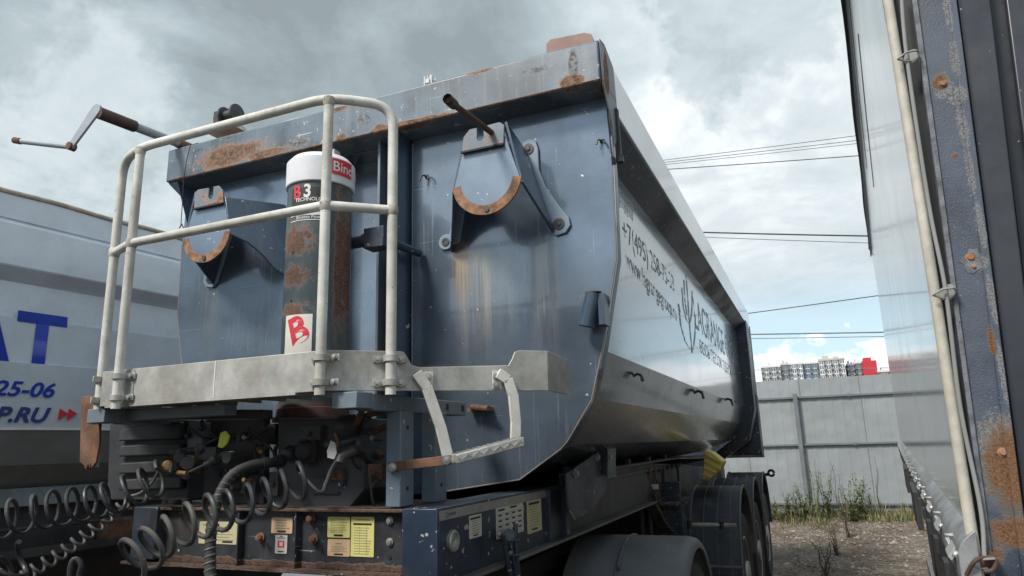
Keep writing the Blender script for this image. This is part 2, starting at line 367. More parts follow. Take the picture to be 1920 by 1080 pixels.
M_['tubewhite'] = mat('weathered_white_tube', (.60, .59, .54), .5, var=.15, vscale=10, rust=.19, rscale=26, rustcol=(.17, .12, .08), dirt=.75, dirtcol=(.30, .28, .23), chips=.4, chipcol=(.22, .2, .17), drips=.6)
M_['alu'] = mat('weathered_aluminium', (.43, .425, .40), .5, metal=.35, var=.25, vscale=9, dirt=.85, dirtcol=(.27, .255, .22), bump=.35, scratch=.35, drips=.5, rust=.03, rscale=20, rustcol=(.25, .17, .1))
M_['alu2'] = mat('bright_tread_plate', (.44, .44, .42), .42, metal=.5, var=.25, vscale=12, bump=.5, dirt=.6, dirtcol=(.22, .2, .17), scratch=.6)
M_['alu3'] = mat('pale_blue_steel', (.13, .17, .205), .5, var=.25, rust=.10, rscale=12, chips=.3, drips=.4, dirt=.5, dirtcol=(.25, .24, .22))
M_['galv'] = mat('galvanised_steel', (.42, .42, .40), .4, metal=.7, var=.2, dirt=.3)
M_['rust'] = mat('rusty_steel', (.15, .075, .045), .85, var=.45, vscale=12, rust=.3, rscale=14, bump=.8)
M_['rustbrown'] = mat('brown_rusty_pipe', (.075, .040, .032), .7, var=.35, vscale=14, bump=.6)
M_['rustplate'] = mat('red_brown_plate', (.27, .165, .14), .7, var=.2, vscale=9)
M_['rimrust'] = mat('orange_rust_rim', (.25, .13, .075), .85, var=.5, vscale=22, bump=.9, rust=.3, rscale=30, rustcol=(.17, .075, .04), chips=.5, chipcol=(.16, .19, .22))
M_['crank'] = mat('flaking_grey_crank', (.32, .35, .38), .5, rust=.18, rscale=14, rustcol=(.16, .07, .05), var=.15)
M_['cyl'] = mat('rust_speckled_cylinder', (.036, .060, .070), .35, coat=.2, var=.3, rust=.12, rscale=26, rustcol=(.13, .068, .045), dirt=.3, dirtcol=(.09, .09, .08),
    spots=(((-1.86, 2.2, 2.49), (.11, .2, .08), 4.5), ((-1.86, 2.2, 2.34), (.09, .2, .06), 4.5), ((-1.86, 2.2, 2.20), (.09, .2, .04), 4.5), ((-1.715, 2.28, 2.4), (.010, .2, .4), 3.5), ((-1.74, 2.28, 2.0), (.02, .2, .10), 4.5)))
M_['whitecap'] = mat('white_plastic_cap', (.68, .68, .70), .4, var=.05, dirt=.15)
M_['red'] = mat('red_print', (.62, .03, .05), .5, var=.1)
M_['white'] = mat('white_print', (.72, .71, .68), .55, var=.06, dirt=.2, dirtcol=(.5, .45, .35))
M_['stickerwhite'] = mat('white_sticker', (.50, .50, .46), .6, var=.08, dirt=.3, dirtcol=(.3, .28, .2))
M_['stickerrusty'] = mat('rusty_white_sticker', (.66, .63, .57), .6, var=.08, rust=.16, rscale=16, rustcol=(.55, .30, .12))
M_['yellowst'] = mat('yellow_sticker', (.60, .56, .20), .6, var=.08, dirt=.2)
M_['peachst'] = mat('peach_sticker', (.58, .40, .24), .6, var=.08, dirt=.2)
M_['creamst'] = mat('cream_sticker', (.52, .49, .30), .6, var=.1, dirt=.3)
M_['black'] = mat('black_print', (.02, .02, .02), .6)
M_['greyprint'] = mat('dark_grey_print', (.085, .095, .105), .4, var=.4, vscale=20)
def worn_print(name, c, lo, hi):
    m = bpy.data.materials.new(name); m.use_nodes = True; g = NT(m.node_tree); bs = m.node_tree.nodes['Principled BSDF']
    P = g.node('ShaderNodeTexCoord').outputs['Object']; bs.inputs['Base Color'].default_value = (*c, 1); bs.inputs['Roughness'].default_value = .4
    n = g.math('ADD', g.math('MULTIPLY', g.noise(P, 9, 6, .7), .6), g.math('MULTIPLY', g.noise(P, 45, 4, .7), .4)); g.put(bs.inputs['Alpha'], g.ramp(n, lo, hi)); return m
M_['wornprint'] = worn_print('peeling_dark_print', (.075, .085, .095), .40, .52)
M_['faintprint'] = mat('pale_print', (.5, .55, .58), .5)
M_['dark'] = mat('dark_void_steel', (.012, .012, .013), .7, var=.3, dirt=.4, dirtcol=(.03, .026, .022))
M_['yellow'] = mat('yellow_plastic', (.62, .50, .12), .5, var=.15, dirt=.3)
M_['tagyellow'] = mat('neon_yellow_tag', (.62, .66, .06), .5, var=.1)
M_['brass'] = mat('brass_fitting', (.5, .33, .13), .4, metal=.6)
M_['mudguard'] = mat('grey_plastic_mudguard', (.15, .165, .185), .55, var=.2, dirt=.8, dirtcol=(.15, .145, .13), bump=.5, bscale=220, chips=.3, chipcol=(.2, .19, .17), rscale=16, scratch=.4)
M_['mudguard2'] = mat('black_plastic_mudguard', (.035, .042, .058), .45, var=.2, dirt=.8, dirtcol=(.17, .165, .15), bump=.3, drips=.6, scratch=.3)
M_['tyre'] = mat('tyre_rubber', (.022, .022, .022), .75, var=.3, dirt=.6, dirtcol=(.08, .07, .055))
M_['rim'] = mat('silver_wheel_rim', (.45, .45, .45), .4, metal=.5, dirt=.4)
M_['weld'] = mat('pale_seam', (.5, .5, .48), .6)
M_['glass'] = mat('gauge_glass', (.35, .36, .30), .15, var=.1)
M_['greywhite'] = mat('grey_white_tag', (.5, .48, .45), .6)
M_['greycable'] = mat('grey_cable', (.10, .10, .105), .5, var=.2, dirt=.4, dirtcol=(.16, .14, .12))
M_['cab'] = mat('dark_cab_paint', (.06, .065, .075), .35)
M_['greybody'] = mat('light_grey_body_paint', (.60, .65, .71), .24, coat=.9, var=.06, drips=.3, scratch=.15, dirt=.25, dirtcol=(.25, .26, .26), dents=.003)
M_['rimbeige'] = mat('rusty_beige_rim', (.40, .34, .27), .7, var=.25, vscale=9, rust=.35, rscale=18, rustcol=(.30, .15, .07))
M_['greylower'] = mat('darkened_lower_paint', (.22, .23, .235), .55, var=.12, dirt=.4)  # body grey darkened for the shade on its down-facing facet
M_['redbrown'] = mat('red_brown_band', (.12, .095, .09), .7, var=.2)
M_['greychassis'] = mat('peeling_grey_chassis', (.19, .22, .235), .6, var=.3, chips=.6, chipcol=(.25, .27, .27), rscale=10)
M_['bluelet'] = mat('blue_lettering', (.012, .04, .36), .35, coat=.3, var=.08)
M_['blueletd'] = mat('dark_blue_lettering', (.03, .055, .20), .4, var=.1)
M_['panel'] = mat('glossy_trailer_side', (.38, .40, .395), .10, ior=1.22, var=.05, dents=.0004, rvar=.03, bump=.01, dirt=.1, dirtcol=(.33, .32, .29))
M_['frameworn'] = mat('worn_pale_frame_edge', (.14, .15, .165), .7, var=.45, vscale=40, rust=.24, rscale=38, rustcol=(.17, .10, .075), bump=1.0, bscale=500)
M_['navypanel'] = mat('navy_front_panel', (.022, .026, .036), .35, var=.25, vscale=9, drips=.3, chips=.05, rscale=30, dirt=.4, dirtcol=(.05, .05, .06))
M_['pole'] = mat('ivory_corner_rod', (.50, .47, .40), .55, var=.15, vscale=30, rust=.03, rscale=60, dirt=.4, dirtcol=(.36, .33, .27), bump=.5, bscale=300)
M_['cable'] = mat('grey_tie_cable', (.26, .26, .25), .45, var=.1)
M_['tarp'] = mat('black_tarp_edge', (.03, .03, .032), .6, var=.3)
M_['clasp'] = mat('bright_zinc_clasp', (.62, .62, .60), .3, metal=.6, var=.1)
M_['fence'] = mat('grey_fence_paint', (.28, .30, .31), .42, panels=1.15, rust=.06, rscale=9, rustcol=(.2, .12, .08), var=.08, vscale=.7, dirt=.45, dirtcol=(.24, .25, .25), drips=.35, dents=.05, scratch=.1)
M_['fencepost'] = mat('grey_fence_post_paint', (.15, .17, .18), .5, var=.12, dirt=.3, dirtcol=(.13, .13, .12))
M_['blueplate'] = mat('bright_blue_plate_paint', (.17, .22, .28), .3, metal=.35, coat=.3, var=.15, rust=.05, rscale=12, chips=.5, dirt=.2, dirtcol=(.2, .23, .25))
M_['bareedge'] = mat('bare_steel_edge', (.22, .19, .17), .7, rust=.3, rscale=30, rustcol=(.2, .1, .06))
M_['railgrey'] = mat('dusty_galvanised_rail', (.33, .34, .345), .38, metal=.5, var=.3, vscale=20, dirt=.5, dirtcol=(.12, .11, .10))
M_['dusty'] = mat('dusty_steel_flange', (.10, .10, .098), .55, var=.3, rust=.1, rscale=14, dirt=.7, dirtcol=(.16, .15, .13))
M_['mudrib'] = mat('dusty_mudguard_rib', (.13, .135, .14), .6, var=.3, dirt=.5)
M_['headbeam'] = mat('grimy_navy_head_beam', (.026, .030, .038), .42, var=.4, vscale=9, rust=.24, rscale=10, rustcol=(.085, .048, .032), dirt=.8, dirtcol=(.075, .062, .05), scratch=.4, chips=.3, edges=((2, 1.268, .035, 1.8), (2, 1.452, .014, 2.4)))
M_['collar'] = mat('stained_weld_collar', (.50, .48, .42), .6, rust=.38, rscale=30, rustcol=(.20, .13, .08), dirt=.8, dirtcol=(.25, .22, .17), bump=.8)
# ------------------------------------------------------------------ the blue tipper trailer (own frame = world frame)
XC = -1.91
FY = 2.72                                     # front wall plane
TR = root('tipper_trailer', 'dark blue tipper semi-trailer with rust-edged top rail and white guard rail', 'trailer', (XC, 2.0, 0))
RX = -.66; LX = -3.16; ZT = 3.32; YB = 9.85
# --- bin shell (sides and floor)
half = [(1.12, 3.12), (1.13, 2.03), (1.08, 1.83), (.965, 1.645), (.72, 1.525), (.40, 1.47)]
loop = [(XC + h, z) for h, z in half] + [(XC - h, z) for h, z in reversed(half)]
b = MB()
Y0, Y1 = FY + .05, 9.15
n = len(loop)
ys = [Y0 + (Y1 - Y0) * i / 10 for i in range(11)]
vs = [(x, y, z) for y in ys for x, z in loop]
fs = []; mi = []
for j in range(10):
    for i in range(n - 1):
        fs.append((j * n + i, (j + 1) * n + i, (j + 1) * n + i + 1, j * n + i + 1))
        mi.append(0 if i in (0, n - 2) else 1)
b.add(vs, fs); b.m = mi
inner = [(x + (-.03 if x > XC else .03), z + (0 if abs(x - XC) > 1 else .03)) for x, z in loop]
b.mi = 1
b.add([(x, y, z) for y in (Y0, Y1) for x, z in inner], [(n + i, i, i + 1, n + i + 1) for i in range(n - 1)])
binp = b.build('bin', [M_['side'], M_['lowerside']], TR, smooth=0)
# edge beads along the creases
# --- side rails of the bin
for sgn, nm in ((1, 'side_rail'), (-1, 'side_rail')):
    xo = XC + sgn * 1.25; xi = XC + sgn * 1.115
    b = MB()
    b.prism([(xo, 2.80, 3.09), (xo, 2.80, ZT - .005), (xi, 2.80, ZT + .01), (xi, 2.80, 3.06)], (0, YB - 2.80, 0))
    r = b.build(nm, M_['siderail'], binp, bevel=.006)
    b = MB()       # dark return lip under the rail
    b.prism([(xi + sgn * .001, 2.80, 3.052), (xo - sgn * .012, 2.80, 3.085), (xi + sgn * .001, 2.80, 2.985)], (0, 6.9, 0))
    b.build('rail_lip', M_['navy'], r)
# rear post frame and tailgate
for sgn in (1, -1):
    b = MB()
    o = [(XC + sgn * 1.255, 3.12), (XC + sgn * 1.25, 2.0), (XC + sgn * 1.15, 1.62), (XC + sgn * .75, 1.36), (XC + sgn * .75, 1.50), (XC + sgn * .98, 1.66), (XC + sgn * 1.07, 1.85), (XC + sgn * 1.11, 2.03), (XC + sgn * 1.10, 3.12)]
    b.prism([(x, 9.15, z) for x, z in o], (0, .35, 0))
    p = b.build('rear_post', M_['navy'], binp, bevel=.006)
    b = MB(); b.bar((XC + sgn * 1.262, 9.62, 3.1), (XC + sgn * 1.262, 9.62, 2.0), .012, .05, (0, 1, 0)); b.bar((XC + sgn * 1.262, 9.62, 2.0), (XC + sgn * 1.16, 9.62, 1.62), .012, .05, (0, 1, 0))
    b.build('reflective_strip', M_['weld'], p)
b = MB(); b.prism([(XC + h, 9.52, z) for h, z in ((1.24, 3.12), (1.245, 2.0), (1.16, 1.6), (1.16, 1.45), (-1.16, 1.45), (-1.16, 1.6), (-1.245, 2.0), (-1.24, 3.12))], (0, .33, 0))
b.build('tailgate', M_['navy'], binp, bevel=.01)
b = MB(); b.prism([(XC - 1.2, 9.55, 1.44), (XC - 1.2, 9.9, 1.40), (XC - 1.2, 9.9, 1.52), (XC - 1.2, 9.55, 1.6)], (2.46, 0, 0))
b.build('rear_apron', M_['navy'], binp, bevel=.006)
b = MB(); b.prism([(-3.15, 9.5, 1.44), (-3.15, 9.88, 1.44), (-3.15, 9.88, 2.2), (-3.15, 9.62, 2.2), (-3.15, 9.5, 1.7)], (2.50, 0, 0)); b.build('tail_box', M_['navy'], binp, bevel=.01)
# --- front wall: corner flanges, flat panels, central recess
half_o = [(1.235, 3.14), (1.243, 2.80), (1.234, 2.40), (1.155, 2.035), (1.095, 1.82), (.985, 1.66), (.955, 1.63), (.77, 1.512), (.43, 1.467)]
b = MB()
nxr = -1.655; nxl = 2 * XC - nxr; D = .16
rp = [(XC + h, z) for h, z in half_o] + [(nxr, 1.45), (nxr, 3.14)]
b.prism([(x, FY, z) for x, z in rp], (0, .04, 0))
lp = [(2 * XC - x, z) for x, z in rp]
b.prism([(x, FY, z) for x, z in lp], (0, .04, 0))
# recess: splayed flanks and back
q = .045
for (x0, x1) in ((nxr, nxr - q), (nxl, nxl + q)):
    b.prism([(x0, FY + .002, 1.45), (x1, FY + D, 1.45), (x1, FY + D + .02, 1.45), (x0, FY + .03, 1.45)], (0, 0, 1.69))
b.box((nxl + q, FY + D, 1.45), (nxr - q, FY + D + .03, 3.30)); b.box((XC - 1.2, FY + .045, 3.14), (XC + 1.2, FY + D, 3.16))
fw = b.build('front_wall', M_['wall'], TR, bevel=.003)
# vertical weld beads and lugs
b = MB(); b.tube([(nxr + .004, FY - .002, 1.5), (nxr + .004, FY - .002, 3.1)], .004, 6); b.tube([(nxr - .09, FY + .07, 1.5), (nxr - .09, FY + .07, 3.1)], .004, 6)
b.build('weld_seam', M_['alu3'], fw)
# vertical posts beside the cylinder
for a in ((738, 712), ):
    b = MB(); xa = at(732, 450, y=2.60).x; b.box((xa, 2.60, 1.50), (xa + .030, FY + D, 3.13)); b.build('wall_post', M_['blue'], fw, bevel=.002)
    xa = at(706, 450, y=2.66).x; b = MB(); b.box((xa, 2.66, 1.5), (xa + .014, FY + D, 3.13)); b.build('wall_post', M_['alu3'], fw, bevel=.002)
# front corner flange folded back to the side panel
for sgn in (1, -1):
    b = MB()
    pts = [(XC + sgn * h, FY + .04, z) for h, z in half_o[:7]] + [(XC + sgn * (h - .10), FY + .04, z) for h, z in reversed(half_o[:7])]
    b.prism(pts, (0, .05, 0)); b.build('corner_flange', M_['blue'], fw, bevel=.003)
b = MB()
for sgn in (1, -1): b.tube([(XC + sgn * (h + .001), FY + .002, z) for h, z in half_o[1:]], .0035, 6)
b.build('bare_edge', M_['bareedge'], fw, split=True)
# small tarp hooks on wall
def hook(c, s, parent, ax=(0, -1, 0)):
    ax = Vector(ax); sd_ = ax.cross(Vector((0, 0, 1))); c = Vector(c); b = MB()
    b.begin(); b.tube([c, c + ax * s * .5 + Vector((0, 0, s * .3)), c + ax * s + Vector((0, 0, s * .1)) + sd_ * s * .2, c + ax * s * 1.1 + Vector((0, 0, -s * .6)) + sd_ * s * .4], s * .14, 6)
    b.tube([c, c + ax * s * .5 + Vector((0, 0, s * .3)) - sd_ * s * .4, c + ax * s * .9 - sd_ * s * .7, c + ax * s + Vector((0, 0, -s * .6)) - sd_ * s * .8], s * .14, 6)
    return b.build('tarp_hook', M_['grimy'], parent)
hook(at(1127, 268, y=FY), .03, fw); hook(at(800, 335, y=FY), .036, fw)
b = MB(); c = at(905, 768, y=FY); b.box((c.x - .05, c.y - .05, c.z - .008), (c.x + .05, c.y, c.z + .008)); b.tube([c + Vector((-.03, -.05, .01)), c + Vector((.06, -.07, 0))], .012, 8); b.build('bracket_stub', M_['rust'], fw)
# stub tube on the right edge
c0 = at(1113, 550, y=2.66); c1 = at(1099, 612, y=2.66)
b = MB(); ax = (c1 - c0); b.tube([c0, c1], .033, 18, caps=False); b.tube([c1, c0], .027, 18, caps=False); b.box((c0.x + .02, 2.645, c1.z), (c0.x + .045, FY, c0.z - .005)); b.build('prop_socket', M_['blue'], fw)
b = MB(); b.tube([c0, c0 + Vector((0, 0, .004))], .0335, 18); b.build('rusty_ring', M_['rust'], fw)
# --- front top rail
b = MB()
b.prism([(LX, 2.584, 3.132), (LX, 2.584, ZT), (LX, 2.60, ZT + .006), (LX, 2.79, ZT + .006), (LX, 2.79, 3.17), (LX, 2.72, 3.12)], (RX - LX, 0, 0))
tr = b.build('top_rail', M_['rail'], TR, bevel=.008, seg=3)
b = MB(); b.prism([(RX + .002, 2.66, 3.34), (RX + .002, 2.80, 3.30), (RX + .002, 2.83, 3.0), (RX + .002, 2.72, 2.88), (RX + .002, 2.70, 3.0), (RX + .002, 2.60, 3.12), (RX + .002, 2.59, 3.325)], (.006, 0, 0))
b.build('corner_plate', M_['rail'], tr, bevel=.002)
b = MB(); b.bar((RX + .012, 2.79, 3.09), (RX + .012, 2.80, 2.87), .012, .03, (0, 1, 0)); b.bar((RX + .01, 2.80, 2.87), (RX + .01, 2.80, 2.84), .03, .03, (0, 1, 0)); b.build('tarp_latch', M_['grimy'], tr, bevel=.002)
# rounded gusset under the rail's left end
b = MB(); b.prism([(LX, 2.60, 3.13), (LX + .07, 2.60, 3.13), (LX + .07, 2.70, 2.88), (LX, 2.70, 3.08)], (0, .12, 0)); b.build('end_gusset', M_['blue'], tr, bevel=.003)
# red brown plate standing on the rail
pl = [at(p[0], p[1], y=2.64) for p in ((1024, 110), (1024, 82), (1032, 73), (1050, 70), (1095, 61), (1108, 63), (1113, 74), (1113, 92))]
b = MB(); b.prism(pl, (0, .012, 0)); b.build('stop_plate', M_['rustplate'], tr, bevel=.002)
# cable winch on the rail
wc = at(433, 216, y=2.72)
b = MB()
b.lathe(wc + Vector((-.05, 0, 0)), (1, 0, 0), [(0, .055), (.012, .055), (.013, .03), (.085, .03), (.086, .055), (.1, .055)], 24)
b.box(wc + Vector((-.10, -.03, -.06)), wc + Vector((-.06, .03, .03))); b.lathe(wc + Vector((-.115, 0, 0)), (1, 0, 0), [(0, .02), (.05, .025)], 12)
b.build('winch_drum', M_['grimy'], tr)
b = MB(); b.prism([wc + Vector((-.11, -.05, -.065)), wc + Vector((.06, -.05, -.065)), wc + Vector((.10, -.05, -.115)), wc + Vector((-.11, -.05, -.115))], (0, .1, 0)); b.build('winch_bracket', M_['alu'], tr, bevel=.004)
b = MB(); b.tube([wc + Vector((.06, 0, .02)), wc + Vector((.095, -.01, -.03)), wc + Vector((.085, -.02, -.11))], .002, 5); b.build('winch_wire', M_['black'], tr)
# loose cord hanging at the left end
b = MB(); b.tube([at(*p, y=2.56) for p in ((372, 268), (357, 272), (350, 300), (344, 340), (342, 380), (339, 425))], .0022, 6); b.tube([at(*p, y=2.55) for p in ((336, 428), (341, 420), (345, 430))], .003, 6); b.build('cord', M_['rustbrown'], tr)
# tarp crank
pa = Vector((-3.10, 2.66, 3.36)); pb = at(182, 210, x=-3.10)
b = MB(); mid = pa.lerp(pb, .62); b.tube([pa, mid], .024, 16); b.build('crank_shaft', M_['crank'], tr)
b = MB(); b.tube([mid, pb + (mid - pb) * .02], .031, 16); b.build('crank_sleeve', M_['rustbrown'], tr)
b = MB(); b.tube([pa + (pb - pa) * -.02, pa + (pb - pa) * .13], .027, 16); b.build('shaft_collar', M_['rust'], tr)
yc = pb.y
e0 = at(178, 206, y=yc); e1 = at(131, 274, y=yc - .02)
b = MB(); dd = (e1 - e0).normalized(); up = Vector((0, 1, 0)); sd2 = dd.cross(up).normalized()
pts = arc(e0, .034, 90, 270, 8, dd * 1, sd2) + arc(e1, .020, -90, 90, 6, dd, sd2)
b.prism(pts, (0, .012, 0)); b.build('crank_arm', M_['crank'], tr, bevel=.002)
b = MB(); b.tube([e1 + Vector((0, .01, 0)), at(33, 264, y=yc - .05)], .0145, 12); b.build('crank_handle', M_['crank'], tr)
b = MB(); b.tube([at(39, 265, y=yc - .05), at(27, 263, y=yc - .055)], .0165, 12); b.lathe(e1 + Vector((0, -.01, 0)), (0, 1, 0), [(0, .02), (.035, .02)], 12); b.build('rusty_collar', M_['rust'], tr)
# --- tarp bow brackets (two trunnion plates on the front wall)
def bracket(sgn):
    """sgn=+1: right one; mirrored about the trailer centre line for the left one"""
    def mx(p): p = Vector(p); return p if sgn > 0 else Vector((2 * XC - p.x, p.y, p.z))
    yf = 2.454
    # front plate outline taken at its real plane
    cx, cz, r = -1.137, 2.735, .155
    a = arc((cx, yf, cz), r, 190, 360 - 10, 22, (1, 0, 0), (0, 0, 1))
    outline = [(-1.235, yf, 2.905)] + [tuple(v) for v in a] + [(-1.045, yf, 2.905)]
    b = MB(); b.prism([mx(v) for v in outline], (0, .012, 0))
    pl = b.build('tarp_bracket', M_['blueplate'], fw, bevel=.002)
    b = MB()      # rusty rim band along the round edge
    a0 = arc((cx, yf - .002, cz), r + .004, 188, 352, 26, (1, 0, 0), (0, 0, 1)); a1 = arc((cx, yf - .002, cz + .004), r - .034, 352, 188, 26, (1, 0, 0), (0, 0, 1))
    b.prism([mx(v) for v in a0 + a1], (0, .010, 0)); b.build('rusty_rim', M_['rimrust'], pl, bevel=.001)
    b = MB()      # fork plate on top
    f = [(-1.245, 2.868), (-1.235, 2.935), (-1.205, 2.965), (-1.172, 2.965), (-1.172, 2.915), (-1.165, 2.903), (-1.150, 2.903), (-1.140, 2.915), (-1.140, 2.965), (-1.065, 2.968), (-1.045, 2.95), (-1.050, 2.868)]
    b.prism([mx((x, yf - .010, z)) for x, z in f], (0, .010, 0)); b.build('fork_plate', M_['forkmat'], pl, bevel=.002)
    b = MB(); b.bar(mx((-1.245, yf - .013, 2.864)), mx((-1.05, yf - .013, 2.864)), .012, .008); b.build('fork_shadow_bar', M_['dark'], pl)  # dark bar drawn in as the shadow line below the fork plate
    b = MB(); bc = mx((cx, yf - .004, cz - r + .018)); b.lathe(bc, (0, 1, 0), [(-.004, .012), (.002, .012)], 12); b.build('bolt', M_['grimy'], pl)
    # outer cheek: from the plate's outer edge back to a curved flange on the wall
    b = MB()
    c1 = [(-1.062, yf, 2.965), (-1.025, yf + .02, 2.94), (-.985, yf + .02, 2.70), (-.985, yf + .06, 2.64), (-.945, FY - .01, 2.525), (-.975, FY - .01, 2.52), (-1.02, yf + .10, 2.67), (-1.01, yf + .012, 2.70)]
    v0 = [(-1.058, yf, 2.965), (-1.045, yf, 2.965), (-.985, yf + .003, 2.69), (-.945, FY - .004, 2.530), (-.930, FY - .004, 2.545), (-1.062, FY - .004, 2.935)]
    b.prism([mx(v) for v in v0], mx((XC + .012, 0, 0)) - mx((XC, 0, 0))); b.build('cheek_plate', M_['blue'], pl, bevel=.002)
    # wall flange, banana shaped with two bolts
    fl = []
    top = (-1.041, 2.945); bot = (-.913, 2.573)
    fl += [(-1.075, 2.955), (-1.065, 2.985), (-1.035, 2.995), (-1.005, 2.98), (-.995, 2.94), (-.995, 2.84), (-.965, 2.75), (-.905, 2.65), (-.868, 2.60), (-.862, 2.56), (-.885, 2.53), (-.93, 2.522), (-.965, 2.55), (-1.0, 2.66), (-1.05, 2.82)]
    b = MB(); b.prism([mx((x, FY - .016, z)) for x, z in fl], (0, .014, 0)); fp = b.build('wall_flange', M_['blueflange'], pl, bevel=.003)
    b = MB()
    for x, z in (top, bot): b.lathe(mx((x, FY - .016, z)), (0, -1, 0), [(-.002, .026), (.004, .026), (.0045, .014), (.002, .013)], 16); b.hexbolt(mx((x, FY - .014, z)), (0, -1, 0), .011, .01)
    b.build('flange_bolt', M_['grimy'], fp)
    # inner cheek, curved, narrower, ends in a small lug
    b = MB()
    v1 = [(-1.29, yf + .002, 2.74), (-1.275, yf + .002, 2.66), (-1.37, 2.60, 2.60), (-1.435, FY - .006, 2.535), (-1.40, FY - .004, 2.62), (-1.36, FY - .004, 2.75), (-1.30, FY - .004, 2.90)]
    v1 = [(-1.235, yf, 2.90), (-1.285, yf + .001, 2.70), (-1.325, 2.53, 2.672), (-1.36, 2.59, 2.625), (-1.395, 2.65, 2.555), (-1.425, 2.69, 2.525), (-1.44, FY - .005, 2.53), (-1.42, FY - .005, 2.72), (-1.38, FY - .005, 2.92)]
    b.prism([mx(v) for v in v1], mx((XC - .012, 0, 0)) - mx((XC, 0, 0))); b.build('cheek_plate', M_['blue'], pl, bevel=.002)
    b = MB(); lg = [tuple(v) for v in arc((-1.467, FY - .014, 2.573), .037, 60, 330, 14, (1, 0, 0), (0, 0, 1))] + [(-1.40, FY - .014, 2.56), (-1.35, FY - .014, 2.80), (-1.39, FY - .014, 2.80)]
    b.prism([mx(v) for v in lg], (0, .012, 0)); lo = b.build('wall_lug', M_['blueflange'], pl, bevel=.002)
    b = MB(); b.lathe(mx((-1.467, FY - .014, 2.573)), (0, -1, 0), [(-.002, .02), (.004, .02), (.0045, .011), (.002, .01)], 16); b.build('lug_bolt', M_['grimy'], lo)
    # tunnel between the cheeks
    return pl
M_['forkmat'] = mat('worn_fork_plate', (.16, .19, .22), .6, rust=.52, rscale=11, rustcol=(.25, .11, .055), var=.2)
M_['blueflange'] = mat('blue_flange_paint', (.21, .265, .33), .4, var=.12, rust=.03, dirt=.2, dirtcol=(.2, .24, .28))
bracket(1); bracket(-1)
# bow rod resting in the right bracket
b = MB(); ra = at(926, 252, y=2.47); rb = at(843, 190, x=ra.x); b.tube([ra, rb], .0125, 12); b.tube([at(852, 197, x=ra.x), at(838, 184, x=ra.x - .002)], .0195, 8, caps=False); b.tube([rb, rb + (ra - rb) * .04], .0185, 8); b.build('tarp_rod', M_['rustbrown'], fw)

# --- lift cylinder
CX, CY, CR = -1.845, 2.28, .135
b = MB(); b.lathe((CX, CY, 1.80), (0, 0, 1), [(0, CR), (.99, CR), (.992, CR - .01)], 48); cy = b.build('lift_cylinder', M_['cyl'], TR)
zc = at(600, 333, y=CY - CR).z; zt_ = at(600, 290, y=CY - .05).z
b = MB(); b.lathe((CX, CY, zc), (0, 0, 1), [(0, CR + .006), (.004, CR + .009), (.11, CR + .009), (.135, CR - .012), (.145, CR - .05)], 48); cap = b.build('cylinder_cap', M_['whitecap'], cy)
b = MB(); b.box((CX - .02, CY + .02, zc + .12), (CX + .05, CY + .06, zc + .20)); b.build('cap_lug', M_['alu'], cap)
def wrap(sx0, sx1, z0, z1, r, m, parent, name, tri=None):
    """label wrapped on the cylinder between two photograph columns"""
    def ang(px):
        d = RW @ Vector((px - 960, 0, -F)); d = RW @ Vector((px - 960, -(400 - 540), -F)); dx, dy = d.x, d.y
        A = dx * dx + dy * dy; B = -2 * (dx * CX + dy * CY); C = CX * CX + CY * CY - r * r; disc = B * B - 4 * A * C
        t = (-B - math.sqrt(max(disc, 0))) / (2 * A); return math.atan2(dy * t - CY, dx * t - CX)
    a0, a1 = ang(sx0), ang(sx1)
    nn = 16; b = MB(); vs = []
    for k in range(nn + 1):
        a = a0 + (a1 - a0) * k / nn
        for z in (z0, z1): vs.append((CX + r * math.cos(a), CY + r * math.sin(a), z))
    b.add(vs, [(2 * k, 2 * k + 2, 2 * k + 3, 2 * k + 1) for k in range(nn)]); return b.build(name, m, parent), ang
def wraptext(s, px0, zb, size, m, parent, r, rot=0, bold=0, name='lettering', sx=1.0):
    _, ang = None, None
    d = RW @ Vector((px0 - 960, 140, -F)); A = d.x ** 2 + d.y ** 2; B = -2 * (d.x * CX + d.y * CY); C = CX * CX + CY * CY - r * r
    t = (-B - math.sqrt(max(B * B - 4 * A * C, 0))) / (2 * A); a0 = math.atan2(d.y * t - CY, d.x * t - CX)
    o = text(s, (0, 0, 0), (1, 0, 0), (0, 0, 1), size, m, None, name, bold=bold, lift=0)
    ca, sa = math.cos(rot), math.sin(rot)
    for v in o.data.vertices:
        x, z = v.co.x * sx, v.co.z; x, z = x * ca - z * sa, x * sa + z * ca
        a = a0 + x / r; v.co = (CX + r * math.cos(a), CY + r * math.sin(a), zb + z)
    COL.objects.unlink(o); link(o, parent); return o
yy = CY - CR
wrap(620, 657, zc + .035, zc + .105, CR + .0105, M_['red'], cap, 'red_label')
wraptext('Binotto', 621, zc + .05, .062, M_['white'], cap, CR + .012, bold=.01)
z1 = at(575, 345, y=yy).z; z2 = at(575, 385, y=yy).z
wrap(547, 604, z2, z1 - .012, CR + .0015, M_['black'], cy, 'black_label')
wraptext('B', 549, z2 + .040, .078, M_['red'], cy, CR + .0025, bold=.03, sx=.9)
wraptext('3', 567, z2 + .040, .078, M_['white'], cy, CR + .0025, bold=.03, sx=.9)
wraptext('TECHNOLOGY', 553, z2 + .022, .022, M_['white'], cy, CR + .0025, bold=.01)
z3 = at(575, 402, y=yy).z
wrap(546, 606, z3, z2 - .003, CR + .0015, M_['white'], cy, 'white_label')
wraptext('B3', 575, z3 + .018, .03, M_['red'], cy, CR + .0025, bold=.02)
z4 = at(575, 411, y=yy).z
wrap(546, 606, z4 - .001, z4 + .002, CR + .0016, M_['white'], cy, 'white_line')
wraptext('Binotto Power', 556, z4 + .006, .02, M_['white'], cy, CR + .0025)
z5 = at(570, 588, y=yy).z; z6 = at(570, 664, y=yy).z
